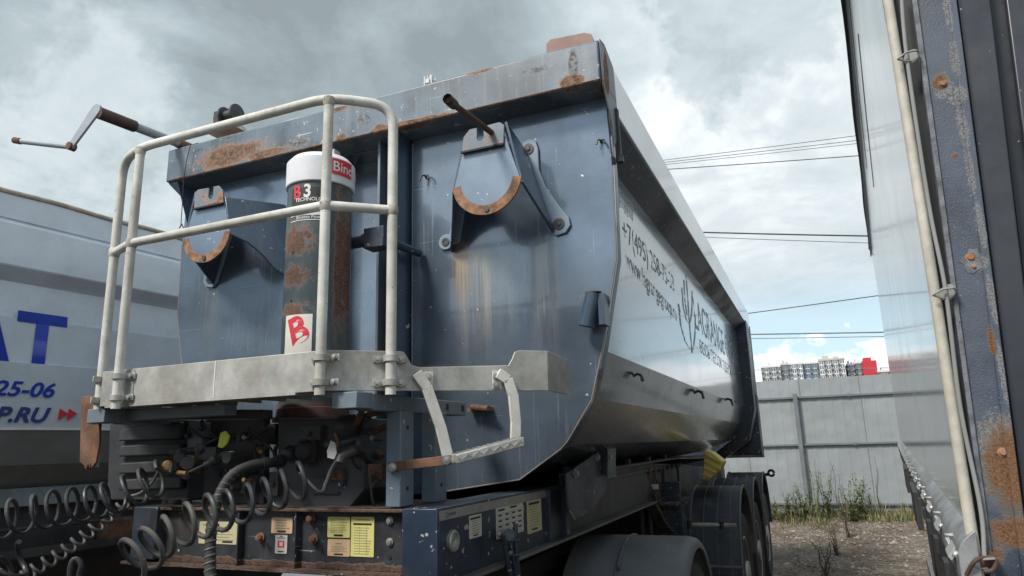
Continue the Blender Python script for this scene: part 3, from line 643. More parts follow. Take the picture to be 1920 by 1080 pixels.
wrap(545, 593, z6, z5, CR + .0015, M_['stickerrusty'], cy, 'rusty_sticker')
wraptext('B', 556, z6 + .038, .15, M_['red'], cy, CR + .0028, rot=.30, bold=.03)
b = MB()
for z in (2.60, 2.44, 2.24): b.lathe((CX - .02, CY - CR - .0, z), (0, -1, 0), [(-.004, .006), (.003, .005)], 8)
b.build('bolt', M_['grimy'], cy)
# hose fitting from the cylinder to the wall post
b = MB(); fz = at(685, 452, y=2.42).z; fx0 = at(658, 452, y=2.42).x; fx1 = at(690, 452, y=2.42).x; fx2 = at(716, 452, y=2.42).x
b.tube([(fx0 - .03, 2.42, fz), (fx1, 2.42, fz)], .026, 16); b.tube([(fx1 - .02, 2.42, fz), (fx1, 2.42, fz)], .034, 16); b.box((fx1, 2.385, fz - .045), (fx2 + .03, 2.46, fz + .045)); b.tube([(fx2, 2.44, fz), (fx2 + .02, 2.7, fz)], .02, 10)
b.build('cylinder_port', M_['navy'], cy, bevel=.003)
# base of the cylinder: rusty flanges, cradle, pivots
b = MB(); b.lathe((CX, CY, 1.765), (0, 0, 1), [(0, CR + .020), (.018, CR + .020), (.019, CR + .008), (.05, CR + .008), (.052, CR + .003), (.07, CR + .003)], 40); b.build('base_flange', M_['rustbrown'], cy)
# --- platform of folded aluminium with guard rail
PY = 1.80; XB = -1.41; XBL = -2.445
DW = Vector((.722, .692, 0)); DL = Vector((-.722, .692, 0))
ztop, zbot = 1.966, 1.835
WL = .77
def wing(s, sgn=1):                              # point at distance s along a wing
    return Vector((XB, PY, 0)) + DW * s if sgn > 0 else Vector((XBL, PY, 0)) + DL * s
def zz(p, z): return Vector((p.x, p.y, z))
b = MB(); T = .006
b.box((XBL, PY, zbot), (XB, PY + T, ztop))
mid_m = M_['alu']
plat = b.build('platform', mid_m, TR, bevel=.002)
nW = Vector((.692, -.722, 0))                    # outward normal of right wing
def wing_face(sgn):
    W_ = lambda s: wing(s, sgn)
    top = [(0, ztop)]
    prof = [(0, zbot), (WL, zbot), (WL, ztop + .012), (.665, ztop + .012), (.645, ztop + .006), (.635, ztop - .018), (.620, ztop - .042), (.30, ztop - .052), (.275, ztop - .044), (.262, ztop - .02), (.25, ztop - .002), (.235, ztop), (0, ztop)]
    b = MB(); off = Vector((nW.x * (1 if sgn > 0 else -1), nW.y, 0))
    b.prism([zz(W_(s), z) for s, z in prof], -off * T)
    o = b.build('wing_fascia', mid_m, plat, bevel=.002)
    e = W_(WL); b = MB(); b.prism([(e.x, e.y, zbot), (e.x, e.y + .24, zbot - .002), (e.x, e.y + .24, ztop + .006), (e.x, e.y, ztop + .012)], (-T * sgn, 0, 0)); b.build('end_fascia', mid_m, plat, bevel=.002)
    return o
wing_face(1); wing_face(-1)
# tread surface underneath the rim and the lower lips
b = MB(); a0 = wing(0); a1 = wing(WL); l0 = wing(0, -1); l1 = wing(WL, -1); zf = zbot + .022
b.prism([(l0.x, PY + T, zf), (a0.x, PY + T, zf), (a1.x - T, a1.y, zf), (a1.x - T, a1.y + .20, zf), (a0.x + .05, PY + .32, zf), (l0.x - .05, PY + .32, zf), (l1.x + T, l1.y + .2, zf), (l1.x + T, l1.y, zf)], (0, 0, .004))
b.build('tread_plate', M_['alu2'], plat)
b = MB()
for s0, s1 in (((XBL + .03, PY), (XB - .12, PY)),): b.box((s0[0], PY - .001, zbot - .006), (s1[0], PY + .05, zbot + .001))
b.build('lower_lip', M_['alu'], plat)
xs = at(402, 715, y=PY).x
b = MB(); b.box((xs - .002, PY - .0015, zbot + .002), (xs + .002, PY + .001, ztop)); b.build('weld_seam', M_['white'], plat)
# ribs of the tread plate seen from below
b = MB()
for i in range(7): b.box((XBL + .12 + i * .12, PY + .06, zf - .02), (XBL + .13 + i * .12, PY + .31, zf - .0005))
b.build('underside_ribs', M_['alu'], plat)
# guard rail: one bent tube, two inner uprights, mid rails
rr = .0172
pR = wing(.20) + nW * .032; nWl = Vector((-nW.x, nW.y, 0)); pL = Vector((-2.492, 1.832, 0))
P1 = Vector((-1.410, PY - .030, 0)); P2 = Vector((-2.318, PY - .030, 0))
ztr = at(610, 183, y=P1.y).z - .003; zb = zbot - .015
def smooth(path, r=.06, n=7):
    out = [path[0]]
    for i in range(1, len(path) - 1):
        p, a, c = path[i], path[i - 1], path[i + 1]
        da, dc = (a - p), (c - p); k = min(r, da.length * .45, dc.length * .45); s = p + da.normalized() * k; e = p + dc.normalized() * k
        for j in range(n + 1):
            t = j / n; out.append(s * (1 - t) ** 2 + p * 2 * t * (1 - t) + e * t * t)
    return out + [path[-1]]
path = smooth([zz(pL, zb), zz(pL, ztr - .002), zz(P2, ztr), zz(P1, ztr), zz(pR, ztr - .004), zz(pR, zb)], .085, 9)
b = MB(); b.tube(path, rr, 16); rail = b.build('guard_rail', M_['tubewhite'], plat)
b = MB(); b.tube([zz(P1, zb), zz(P1, ztr)], rr * .97, 16); b.build('upright', M_['tubewhite'], rail)
b = MB(); b.tube([zz(P2, zb), zz(P2, ztr)], rr * .97, 16); b.build('upright', M_['tubewhite'], rail)
zm = at(610, 385, y=P1.y).z; zml = zm
b = MB(); b.tube(smooth([zz(pL, zm), zz(P2, zm), zz(P1, zm), zz(pR, zm)], .02, 4), rr * .95, 16); b.build('mid_rail', M_['tubewhite'], rail)
b = MB()
for p in (P1, P2, pL, pR): b.lathe(zz(p, zm), (0, 0, 1), [(-.02, rr), (-.012, rr * 1.2), (.012, rr * 1.2), (.02, rr)], 14)
for p in (P1, P2): b.lathe(zz(p, ztr - .022), (0, 0, 1), [(-.01, rr), (.0, rr * 1.15), (.02, rr * 1.15)], 14)
b.build('weld_collar', M_['collar'], rail)
# clamps
def clamp(p, z, nrm, wall_off):
    nrm = Vector(nrm).normalized(); sdv = nrm.cross(Vector((0, 0, 1))).normalized(); c = zz(p, z); b = MB()
    ar = [c + nrm * (math.sin(t) * (rr + .006)) + sdv * (math.cos(t) * (rr + .006)) for t in [math.pi * k / 12 for k in range(13)]]
    ai = [c + nrm * (math.sin(t) * (rr + .001)) + sdv * (math.cos(t) * (rr + .001)) for t in [math.pi * k / 12 for k in range(12, -1, -1)]]
    b.prism([v - Vector((0, 0, .011)) for v in ar + ai], (0, 0, .022))
    for s in (1, -1):
        q0 = c + sdv * s * (rr + .003) - nrm * (wall_off); 
        b.prism([q0 + Vector((0, 0, -.011)), q0 + sdv * s * .034 + Vector((0, 0, -.011)), q0 + sdv * s * .034 + Vector((0, 0, .011)), q0 + Vector((0, 0, .011))], nrm * .006)
        b.prism([c + sdv * s * (rr + .001) + Vector((0, 0, -.011)), c + sdv * s * (rr + .006) + Vector((0, 0, -.011)), c + sdv * s * (rr + .006) + Vector((0, 0, .011)), c + sdv * s * (rr + .001) + Vector((0, 0, .011))], -nrm * (wall_off))
    o = b.build('clamp', M_['alu'], plat, bevel=.001)
    b = MB()
    for s in (1, -1): b.hexbolt(c + sdv * s * (rr + .021) - nrm * (wall_off - .006), nrm, .0085, .011)
    b.build('clamp_bolt', M_['galv'], o)
for z in (zbot + .025, ztop - .028):
    clamp(P1, z, (0, -1, 0), .028); clamp(P2, z, (0, -1, 0), .028); clamp(pR, z, nW, .030); clamp(pL, z, (-1, 0, 0), .030)
for p, nn in ((P2, Vector((0, -1, 0))),):
    b = MB(); b.box((p.x - .055, PY - .003, zbot + .002), (p.x + .045, PY - .0005, ztop - .004)); b.build('backing_plate', M_['alu'], plat)
# pale blue carrying arms and posts below the platform
b = MB()
for sgn in (1, -1):
    b.begin(); x = XC + sgn * (XC - (-1.345)) * -1
    b.box((x - .05, PY + .012, zbot - .058), (x + .045, PY + .10, zbot - .006))
    b.box((x - .02, PY + .10, zbot - .062), (x + .045, 2.56, zbot - .008))
arm = b.build('support_arm', M_['alu3'], plat, bevel=.003)
b = MB(); b.box((XBL + .02, PY + .10, zbot - .05), (-1.93, PY + .16, zbot - .010)); b.build('support_beam', M_['alu3'], plat, bevel=.003)
b = MB()
for y in (2.40, 2.53): b.box((-1.30, y - .008, zbot - .045), (-1.297, y + .008, zbot - .022))
b.build('slot', M_['black'], arm)
for (x0, x1, y0, y1) in ((-1.334, -1.276, 2.03, 2.115), (-1.31, -1.25, 2.22, 2.30), (-2.32, -2.24, 2.10, 2.14)):
    b = MB(); b.box((x0, y0, 1.462 if x0 > -1.5 else 1.63), (x1, y1, zbot - .06)); p = b.build('post', M_['alu3'], plat, bevel=.004)
    if x0 > -1.5:
        b = MB()
        for z in (1.52, 1.60, 1.72): b.lathe((x1, (y0 + y1) / 2, z), (1, 0, 0), [(-.001, .007), (.002, .007)], 10)
        b.build('post_hole', M_['black'], p)
# folding step below the right wing
lp0 = wing(0)
wpl = (lp0 + nW * .02, nW)
def wp(px, py, off=.02): return at(px, py, plane=(lp0 + nW * off, nW))
def strap(pts, w, t, m, name, parent, off):
    b = MB(); pts = [wp(*p, off=off) for p in pts]
    for i in range(len(pts) - 1): 
        d = (pts[i + 1] - pts[i]).normalized() * .002
        b.bar(pts[i] - d, pts[i + 1] + d, t, w, nW)
    return b.build(name, m, parent, bevel=.002)
def ribbon(pts, w, off, m, name, parent, th=.008):
    """a flat bar standing edge-out from the fascia plane"""
    c = [wp(*p, off=off) for p in pts]; b = MB(); n = len(c)
    L = []; R = []
    for i in range(n):
        d = (c[min(i + 1, n - 1)] - c[max(i - 1, 0)]).normalized(); s = d.cross(nW).normalized(); L.append(c[i] + s * th / 2); R.append(c[i] - s * th / 2)
    vs = L + R + [v + nW * w for v in L] + [v + nW * w for v in R]
    fs = []
    for i in range(n - 1):
        a, bb = i, i + 1
        fs += [(a, bb, bb + n, a + n), (a + 2 * n, a + 3 * n, bb + 3 * n, bb + 2 * n), (a, a + 2 * n, bb + 2 * n, bb), (a + n, bb + n, bb + 3 * n, a + 3 * n)]
    fs += [(0, n, 3 * n, 2 * n), (n - 1, 3 * n - 1, 4 * n - 1, 2 * n - 1)]
    b.add(vs, fs); o = b.build(name, m, parent)
    return o
for pts in ([(782, 700), (800, 726), (826, 800), (842, 865)], [(934, 700), (952, 712), (962, 740), (967, 790), (966, 828)]):
    strap(pts, .014, .036, M_['tubewhite'], 'step_arm', plat, .014)
b = MB()
for px, py in ((803, 714), (931, 712)):
    c = wp(px, py, .003); s = DW
    b.prism([c - s * .016 + Vector((0, 0, -.03)), c + s * .016 + Vector((0, 0, -.03)), c + s * .016 + Vector((0, 0, .03)), c - s * .016 + Vector((0, 0, .03))], nW * .005)
hp = b.build('hinge_plate', M_['tubewhite'], plat, bevel=.001)
b = MB()
for px, py in ((803, 707), (931, 707), (931, 722)): b.hexbolt(wp(px, py, .008), nW, .009, .01)
b.build('hinge_bolt', M_['galv'], hp)
# tread of the step
t0 = wp(843, 852, .004); t1 = wp(966, 820, .004)
b = MB(); b.prism([t0, t1, t1 + Vector((0, 0, -.030)), t0 + Vector((0, 0, -.030))], nW * .085)
st = b.build('step_tread', M_['alu2'], plat, bevel=.003)
b = MB()
for i in range(13):                                # raised diamond pattern, top and front
    for k in range(3):
        c = t0.lerp(t1, (i + .5) / 13) + nW * (.012 + .025 * k) + Vector((0, 0, .0015)); d = (DW * (1 if (i + k) % 2 else -1) + nW).normalized() * .009
        b.bar(c - d, c + d, .0035, .002)
    c = t0.lerp(t1, (i + .5) / 13) + nW * .0865 + Vector((0, 0, -.015)); d = Vector((DW.x, DW.y, .8 if i % 2 else -.8)).normalized() * .011
    b.bar(c - d, c + d, .002, .003, nW)
b.build('tread_pattern', M_['galv'], st)
b = MB(); q0 = Vector((-1.31, 2.028, 1.56)); q0 = at(728, 876, y=2.02); q1 = wp(846, 862, .075)
b.bar(q0, q1, .008, .030, (0, 0, 1)); rb_ = b.build('rusty_strut', M_['rust'], plat, bevel=.002)
b = MB(); b.hexbolt(q0 + Vector((.02, -.006, 0)), (0.3, -1, 0), .01, .012); b.hexbolt(q1 + Vector((-.015, -.006, 0)), nW, .010, .012); b.hexbolt(wp(838, 862, .083), nW, .009, .011); b.build('strut_bolt', M_['galv'], rb_)
# folded step at the far left end: a rusty hanging plate and its edge strip
b = MB(); a = at(152, 744, y=1.86); c = at(186, 744, y=1.86); e = at(180, 866, y=1.86); f = at(149, 866, y=1.86)
b.prism([a, at(172, 742, y=1.86), c, at(186, 830, y=1.86), e, at(170, 880, y=1.86), at(156, 872, y=1.86), f], (0, .01, 0)); hpn = b.build('rusty_hanging_plate', M_['rust'], plat, bevel=.002)
b = MB(); b.bar(at(190, 750, y=1.90), at(181, 876, y=1.90), .012, .01); b.build('edge_strip', M_['tubewhite'], plat)
b = MB(); b.hexbolt(at(165, 874, y=1.858), (0, -1, 0), .009, .01); b.box(at(170, 790, y=1.858), at(182, 775, y=1.85)); b.build('hinge_pin', M_['rust'], hpn)

# ------------------------------------------------------------------ chassis
CYF = 2.0                                           # front face of the head beam
b = MB(); zl, zh = 1.262, 1.458; xl, xr = -2.50, -1.25
b.box((xl, CYF + .03, zl), (xr, CYF + .05, zh)); b.box((xl, CYF, zh - .010), (xr, CYF + .4, zh)); b.box((xl, CYF - .01, zl - .012), (xr, CYF + .4, zl))
ch = b.build('chassis', M_['headbeam'], TR, bevel=.002)
b = MB()
for px in (455, 562): x = at(px, 1000, y=CYF + .03).x; b.box((x - .003, CYF + .005, zl), (x + .003, CYF + .03, zh - .010))
b.build('stiffener', M_['headbeam'], ch)
b = MB(); bx0 = at(248, 1000, y=CYF - .01).x; bx1 = at(292, 1000, y=CYF - .01).x; b.box((bx0, CYF - .012, zl + .01), (bx1, CYF + .2, zh + .003)); b.build('left_end_plate', M_['navy'], ch, bevel=.004)
# corner and side beam
SX = -1.12
b = MB(); b.box((-1.248, CYF - .004, 1.12), (SX, CYF + .012, 1.462)); b.box((-1.248, CYF + .012, 1.452), (SX, 3.22, 1.462)); b.box((SX - .012, CYF + .012, 1.235), (SX, 3.22, 1.452))
b.box((-1.248, CYF - .004, .98), (SX - .02, CYF + .012, 1.12))
sb = b.build('side_beam', M_['navy'], ch, bevel=.003)
b = MB(); b.prism([(SX - .02, CYF + .05, 1.225), (SX + .045, CYF + .08, 1.225), (SX + .045, 5.05, 1.225), (SX - .02, 5.05, 1.225)], (0, 0, .012)); b.build('lower_flange', M_['dusty'], ch, bevel=.003)
b = MB(); s0 = at(820, 964, x=SX + .002); s1 = at(1030, 922, x=SX + .002)
b.box((SX + .0005, CYF + .008, 1.424), (SX + .003, s1.y, 1.454)); mp = b.build('maker_strip', M_['galv'], sb)
text('TONAR TRAILERS', (SX + .003, at(835, 964, x=SX).y, 1.432), (0, 1, 0), (0, 0, 1), .016, M_['greyprint'], mp, bold=.01) if False else None
b = MB(); c = at(838, 965, x=SX + .003); b.tube(arc((SX + .0035, c.y, 1.438), .008, 0, 360, 16, (0, 1, 0), (0, 0, 1)), .001, 5); b.build('ring_emblem', M_['greyprint'], mp)
b = MB()
for i in range(8): y = c.y + .014 + i * .006; b.box((SX + .003, y, 1.434), (SX + .0036, y + .004, 1.443))
b.build('faint_letters', M_['greyprint'], mp)
b = MB(); b.box((SX - .012, 2.96, 1.22), (SX + .02, 2.985, 1.452)); b.box((SX - .012, 3.17, 1.22), (SX + .02, 3.23, 1.452)); b.build('beam_rib', M_['navy'], sb, bevel=.003)
# main web further back, upper side rail and goose neck
b = MB(); b.box((SX - .03, 3.23, 1.235), (SX - .018, 5.1, 1.50)); b.prism([(SX - .03, 5.1, 1.235), (SX - .03, 5.3, 1.10), (SX - .03, 5.7, .95), (SX - .03, 9.6, .95), (SX - .03, 9.6, 1.28), (SX - .03, 6.4, 1.44), (SX - .03, 5.1, 1.50)], (.012, 0, 0))
b.prism([(SX - .04, 5.05, 1.225), (SX - .04, 5.3, 1.085), (SX - .04, 5.6, .96), (SX - .04, 5.6, .945), (SX - .04, 5.28, 1.07), (SX - .04, 5.03, 1.21)], (.085, 0, 0))
b.build('main_beam', M_['grimy'], ch, bevel=.003)
b = MB(); b.box((SX - .03, 3.23, 1.50), (SX + .04, 6.4, 1.512)); b.box((SX - .017, 3.3, 1.44), (SX - .005, 5.6, 1.455)); b.build('upper_flange', M_['dusty'], ch, bevel=.002, split=True)
b = MB(); b.box((XC - (SX - XC) - .02, 2.4, 1.235), (XC - (SX - XC), 9.6, 1.46)); b.box((XC - .7, 2.4, 1.30), (XC + .7, 9.5, 1.42)); b.build('far_beam', M_['dark'], ch)
b = MB()
for y in (3.3, 3.9, 4.5, 5.1, 5.7): b.box((SX - .03, y, 1.512), (SX + .0, y + .05, 1.54))
for i in range(8): y = 5.1 + i * .18; b.lathe((SX - .02, y, 1.44), (1, 0, 0), [(0, .018), (.02, .018)], 8)
b.build('tie_block', M_['grimy'], ch)
# blue bracket plates under the bin
def platex(pts, x, t, m, name, parent):
    b = MB(); b.prism([at(px, py, x=x) for px, py in pts], (-t, 0, 0)); return b.build(name, m, parent, bevel=.003)
g1 = platex([(1062, 888), (1066, 955), (1080, 972), (1110, 962), (1136, 920), (1136, 838), (1100, 862)], -1.03, .012, M_['navy'], 'bin_support', ch)
g2 = platex([(1139, 838), (1139, 893), (1155, 890), (1155, 832)], -1.0, .012, M_['navy'], 'bin_support', ch)
b = MB()
for px, py in ((1078, 888), (1119, 858)): b.hexbolt(at(px, py, x=-1.03), (1, 0, 0), .014, .016)
b.build('support_bolt', M_['galv'], g1)
b = MB(); b.hexbolt(at(1141, 857, x=-.999), (1, 0, 0), .014, .016); b.build('support_bolt', M_['galv'], g2)
b = MB(); b.bar(at(1068, 958, x=-1.02), at(1078, 974, x=-1.02), .006, .01); b.bar(at(1139, 894, x=-.99), at(1155, 891, x=-.99), .006, .008); b.build('bare_edge', M_['alu3'], g1)
# bolts and rust on the head beam
b = MB()
for px, py in ((590, 1010), (585, 972), (490, 1007)): b.begin(); b.hexbolt(at(px, py, y=CYF + .028), (0, -1, 0), .011, .022); b.tube([at(px, py, y=CYF + .01), at(px - 4, py + 1, y=CYF - .01)], .006, 8)
b.build('rusty_bolt', M_['rust'], ch)
b = MB()
for px, py in ((731, 976), (731, 1016), (558, 972), (557, 1011)): b.hexbolt(at(px, py, y=CYF + .028), (0, -1, 0), .009, .010)
b.build('bolt', M_['galv'], ch)
b = MB(); b.lathe(at(731, 1045, y=CYF + .0285), (0, -1, 0), [(-.001, .007), (.001, .007)], 12); b.build('hole', M_['black'], ch)
# stickers on the head beam
yS = CYF + .0285
def sticker(x0, y0, x1, y1, m, name='sticker', plane='y', val=yS, parent=ch, r=.004):
    kw = {plane: val}
    p0, p1 = at(x0, y0, **kw), at(x1, y1, **kw)
    pm = at((x0 + x1) / 2, y0, **kw); pn = at((x0 + x1) / 2, y1, **kw)
    zt, zb2 = pm.z, pn.z; r = min(r, abs(zt - zb2) * .3)
    if plane == 'y': u = Vector((1, 0, 0)); n = Vector((0, -1, 0)); a, c = p0.x, p1.x; O = lambda s, z: Vector((s, val, z))
    else: u = Vector((0, 1, 0)); n = Vector((1, 0, 0)); a, c = p0.y, p1.y; O = lambda s, z: Vector((val, s, z))
    pts = []
    for (cs, cz, a0) in ((c - r, zt - r, 0), (a + r, zt - r, 90), (a + r, zb2 + r, 180), (c - r, zb2 + r, 270)):
        for k in range(5):
            t = math.radians(a0 + k * 22.5); pts.append(O(cs + r * math.cos(t), cz + r * math.sin(t)))
    b = MB(); b.prism(pts, n * .0012); o = b.build(name, m, parent)
    return o, O, a, c, zb2, zt, u, n
def lines(st, rows, m=M_['black'], inset=.1, h=.35, gap=1.0, wmin=.6, name='print'):
    """rows of small print: (z fraction from top, height fraction, start, end)"""
    o, O, a, c, z0, z1, u, n = st; b = MB()
    for (zf, hf, s0, s1) in rows:
        zc_ = z1 - (z1 - z0) * zf; hh = (z1 - z0) * hf; p = O(a + (c - a) * s0, zc_); q = O(a + (c - a) * s1, zc_)
        b.prism([p + n * .0012, q + n * .0012, q + n * .0012 + Vector((0, 0, -hh)), p + n * .0012 + Vector((0, 0, -hh))], n * .0005)
    return b.build(name, m, o)
rnd = random.Random(3)
def para(n, z0, z1, s0=.12, s1=.88, hf=.03):
    return [(z0 + (z1 - z0) * i / max(1, n - 1), hf, s0 + rnd.random() * .04, s1 - rnd.random() * .2) for i in range(n)]
M_['faded'] = mat('faded_print', (.25, .22, .12), .6)
s = sticker(615, 969, 656, 1008, M_['yellowst']); lines(s, para(9, .1, .72), M_['faded']); lines(s, [(.84, .1, .3, .7)])
s = sticker(615, 1011, 656, 1043, M_['peachst']); lines(s, [(.22, .07, .35, .65)] + para(4, .4, .7), M_['faded']); lines(s, [(.84, .09, .3, .7)])
s = sticker(659, 969, 701, 1044, M_['yellowst']); lines(s, [(.06, .03, .2, .8)], M_['faded']); lines(s, [(.16, .05, .1, .9)]); lines(s, para(11, .27, .92, .12, .9, .018), M_['faded'])
o, O, a, c, z0, z1, u, n = s
b = MB()
for fx in (.38, .68): b.prism([O(a + (c - a) * fx, z0 + .008) + n * .0012, O(a + (c - a) * fx + .0012, z0 + .008) + n * .0012, O(a + (c - a) * fx + .0012, z1 - .02) + n * .0012, O(a + (c - a) * fx, z1 - .02) + n * .0012], n * .0004)
b.build('table_rule', M_['faded'], o)
s = sticker(510, 970, 548, 1000, M_['peachst']); lines(s, para(4, .15, .65, .15, .9, .06), M_['faded']); lines(s, [(.82, .12, .3, .7)])
s = sticker(517, 1003, 538, 1038, M_['stickerwhite']); lines(s, [(.05, .04, .4, .6), (.14, .04, .2, .8), (.86, .06, .25, .75)])
o, O, a, c, z0, z1, u, n = s
lines(s, [(.32, .36, .22, .78)], M_['red']); b = MB(); b.box(O(a + (c - a) * .36, z0 + (z1 - z0) * .62) + n * .002, O(a + (c - a) * .64, z0 + (z1 - z0) * .40)+ n * .0012); b.build('sign_plate', M_['stickerwhite'], o)
s = sticker(375, 978, 448, 1020, M_['creamst']); lines(s, [(.12, .07, .1, .5)] + para(5, .3, .8), M_['faded']); lines(s, [(.1, .12, .3, .5), (.85, .09, .6, .85)])
# side beam: gauge and stickers
gc = at(846, 1014, x=SX + .001)
b = MB(); b.lathe(gc, (1, 0, 0), [(0, .034), (.012, .034), (.016, .030), (.016, .024), (.006, .023)], 28); ga = b.build('gauge', M_['galv'], sb)
b = MB(); b.lathe(gc + Vector((.007, 0, 0)), (1, 0, 0), [(0, .0225), (.001, .0225)], 24); b.build('gauge_dial', M_['glass'], ga)
b = MB(); b.bar(gc + Vector((.009, 0, 0)), gc + Vector((.009, .010, .012)), .002, .001); b.build('gauge_needle', M_['black'], ga)
s = sticker(879, 965, 903, 1008, M_['stickerwhite'], plane='x', val=SX + .0005, parent=sb); lines(s, [(.1, .09, .1, .9), (.86, .06, .3, .7)]); lines(s, para(6, .25, .78, .2, .8, .03), M_['faded'])
s = sticker(929, 945, 982, 1004, M_['stickerwhite'], plane='x', val=SX + .0005, parent=sb); lines(s, [(.1, .06, .08, .3), (.08, .06, .5, .75)] + [(.27 + .17 * i, .05, .08 + .24 * j, .08 + .24 * j + .12) for i in range(4) for j in range(4)])
lines(s, [(.24 + .17 * i, .012, .05, .95) for i in range(5)], M_['faded'])
s = sticker(987, 936, 1016, 998, M_['creamst'], plane='x', val=SX + .0005, parent=sb); lines(s, [(.08, .07, .12, .85), (.88, .05, .3, .7)]); lines(s, para(9, .2, .85, .12, .85, .02), M_['faded'])
# bracket for the landing gear crank hanging off the side beam
b = MB()
for q in (((936, 1000), (943, 1005), (957, 1080)), ((967, 982), (966, 1010), (972, 1085))): b.tube([at(*p, x=SX + .06) for p in q], .010, 8)
b.bar(at(945, 1015, x=SX + .06), at(970, 1013, x=SX + .06), .02, .008); b.bar(at(948, 1040, x=SX + .06), at(971, 1042, x=SX + .06), .02, .008); b.tube([at(955, 1003, x=SX + .01), at(955, 1003, x=SX + .07)], .022, 12)
b.bar(at(952, 1020, x=SX + .06), at(965, 1090, x=SX + .06), .03, .012)
b.build('crank_holder', M_['navy'], ch, bevel=.002)
# ------------------------------------------------------------------ front gear behind the head beam
YE = 2.14
def platey(pts, y, t, m, name, parent, bevel=.003):
    b = MB(); b.prism([at(px, py, y=y) for px, py in pts], (0, t, 0)); return b.build(name, m, parent, bevel=bevel)
bx = platey([(205, 795), (212, 787), (355, 787), (355, 830), (352, 938), (200, 938)], YE, .10, M_['blackplastic'], 'slatted_box', ch, .006)
b = MB()
for i, z0 in enumerate((805, 834, 866, 897)):
    p = [at(232, z0 + 22, y=YE), at(236, z0 + 2, y=YE), at(300, z0 - (14 if i == 0 else 2), y=YE), at(348, z0 - (14 if i == 0 else 4), y=YE), at(348, z0 + 18, y=YE)]
    b.prism([q + Vector((0, -.028, 0)) for q in p], (0, .026, 0))
b.build('slat', M_['blackplastic'], bx, bevel=.006)
b = MB()
for z0 in (829, 861, 892): b.box(at(230, z0 + 3, y=YE - .003), at(340, z0 - 3, y=YE + .001))
b.build('slat_gap', M_['black'], bx)
pp = platey([(386, 786), (488, 786), (488, 945), (380, 945)], YE + .02, .02, M_['grimy'], 'backing_panel', ch)
b = MB(); b.box(at(391, 833, y=YE + .017), at(441, 811, y=YE + .02)); b.build('opening', M_['black'], pp)
platey([(488, 785), (497, 785), (494, 945), (485, 945)], YE - .01, .03, M_['blackplastic'], 'panel_stile', ch, .002)
platey([(221, 767), (494, 768), (494, 786), (223, 786)], 2.02, .05, M_['blackplastic'], 'cross_channel', ch, .003)
# cylinder cradle
cr = platey([(521, 784), (683, 784), (683, 918), (655, 952), (500, 952), (500, 930), (521, 915)], YE - .02, .22, M_['grimy'], 'cylinder_cradle', ch, .004)
b = MB()
def ball(px, py, y, r, h, ax=(1, 0, 0)): b.lathe(at(px, py, y=y), ax, [(-h, r * .75), (-h * .6, r), (h * .6, r), (h, r * .75)], 20)
ball(510, 812, 2.16, .036, .035); ball(655, 800, 2.10, .045, .05); ball(683, 800, 2.12, .036, .03)
b.build('pivot_pin', M_['grimy'], cr)
b = MB(); b.bar(at(668, 796, y=2.07), at(682, 762, y=2.07), .02, .012); b.bar(at(672, 784, y=2.12), at(723, 768, y=2.12), .014, .02); b.bar(at(690, 814, y=2.14), at(724, 800, y=2.14), .016, .02); b.tube([at(692, 840, y=2.2), at(716, 858, y=2.2)], .014, 8)
b.build('locking_link', M_['rust'], cr)
b = MB(); b.box(at(585, 925, y=YE - .022), at(635, 922, y=YE - .03)); b.box(at(585, 892, y=YE - .022), at(635, 889, y=YE - .03)); b.hexbolt(at(642, 905, y=YE - .02), (0, -1, 0), .014, .012)
b.build('cradle_detail', M_['navy'], cr)
YG = YE - .05
def socket(px, py, r, m=M_['blackplastic']):
    b = MB(); c = at(px, py, y=YG); b.lathe(c, (0, -1, 0), [(-.03, r), (.02, r), (.03, r * .85), (.035, r * .6)], 20); b.box(c + Vector((-r * .5, -.03, r)), c + Vector((r * .5, -.01, r * 1.25))); b.box(c + Vector((-r * 1.15, -.005, -r * 1.15)), c + Vector((r * 1.15, .02, r * 1.15)))
    return b.build('socket', m, cr, bevel=.002)
socket(544, 851, .026); socket(575, 846, .034, M_['rubber'])
b = MB(); b.tube([at(610, 835, y=2.0), at(640, 832, y=2.02), at(672, 823, y=2.05)], .014, 10); b.tube([at(635, 862, y=1.98), at(650, 850, y=2.0), at(676, 838, y=2.04)], [.013, .018, .020], 12); b.lathe(at(676, 832, y=2.03), (1, 0, 0), [(0, .03), (.02, .03)], 12)
b.tube([at(641, 854, y=1.99), at(636, 868, y=1.98)], .017, 10)
gl = b.build('gladhand', M_['grimy'], ch)
b = MB(); tg = [at(x, y, y=1.97) for x, y in ((620, 826), (628, 830), (631, 850), (626, 861), (614, 858), (613, 845))]; b.prism(tg, (0, .003, 0)); b.build('grey_tag', M_['greywhite'], gl)
b = MB(); b.tube([at(627, 812, y=1.98), at(633, 828, y=1.98), at(631, 838, y=1.98)], .005, 6); b.build('red_lever', M_['rust'], gl)
# left valve and gladhand cluster
b = MB(); b.lathe(at(335, 858, y=1.99), (.8, -.6, 0), [(-.02, .018), (.02, .018)], 14); b.lathe(at(350, 868, y=2.0), (.8, -.6, 0), [(-.03, .024), (.03, .024)], 14); b.tube([at(320, 848, y=2.0), at(368, 845, y=2.04)], .014, 10); b.box(at(380, 862, y=2.06), at(405, 838, y=2.02))
b.tube([at(355, 885, y=1.99), at(392, 868, y=2.0), at(415, 852, y=2.01)], .0055, 8); b.tube([at(385, 872, y=2.0), at(425, 850, y=2.02)], .013, 12); b.tube([at(400, 862, y=2.0), at(408, 858, y=2.0)], .018, 12)
b.box(at(330, 852, y=1.98), at(360, 843, y=2.04)); b.lathe(at(428, 857, y=2.0), (0, -1, 0), [(-.02, .022), (.01, .022)], 12); b.tube([at(372, 846, y=2.02), at(378, 838, y=2.02)], .02, 10)
vl = b.build('valve_cluster', M_['grimy'], ch)
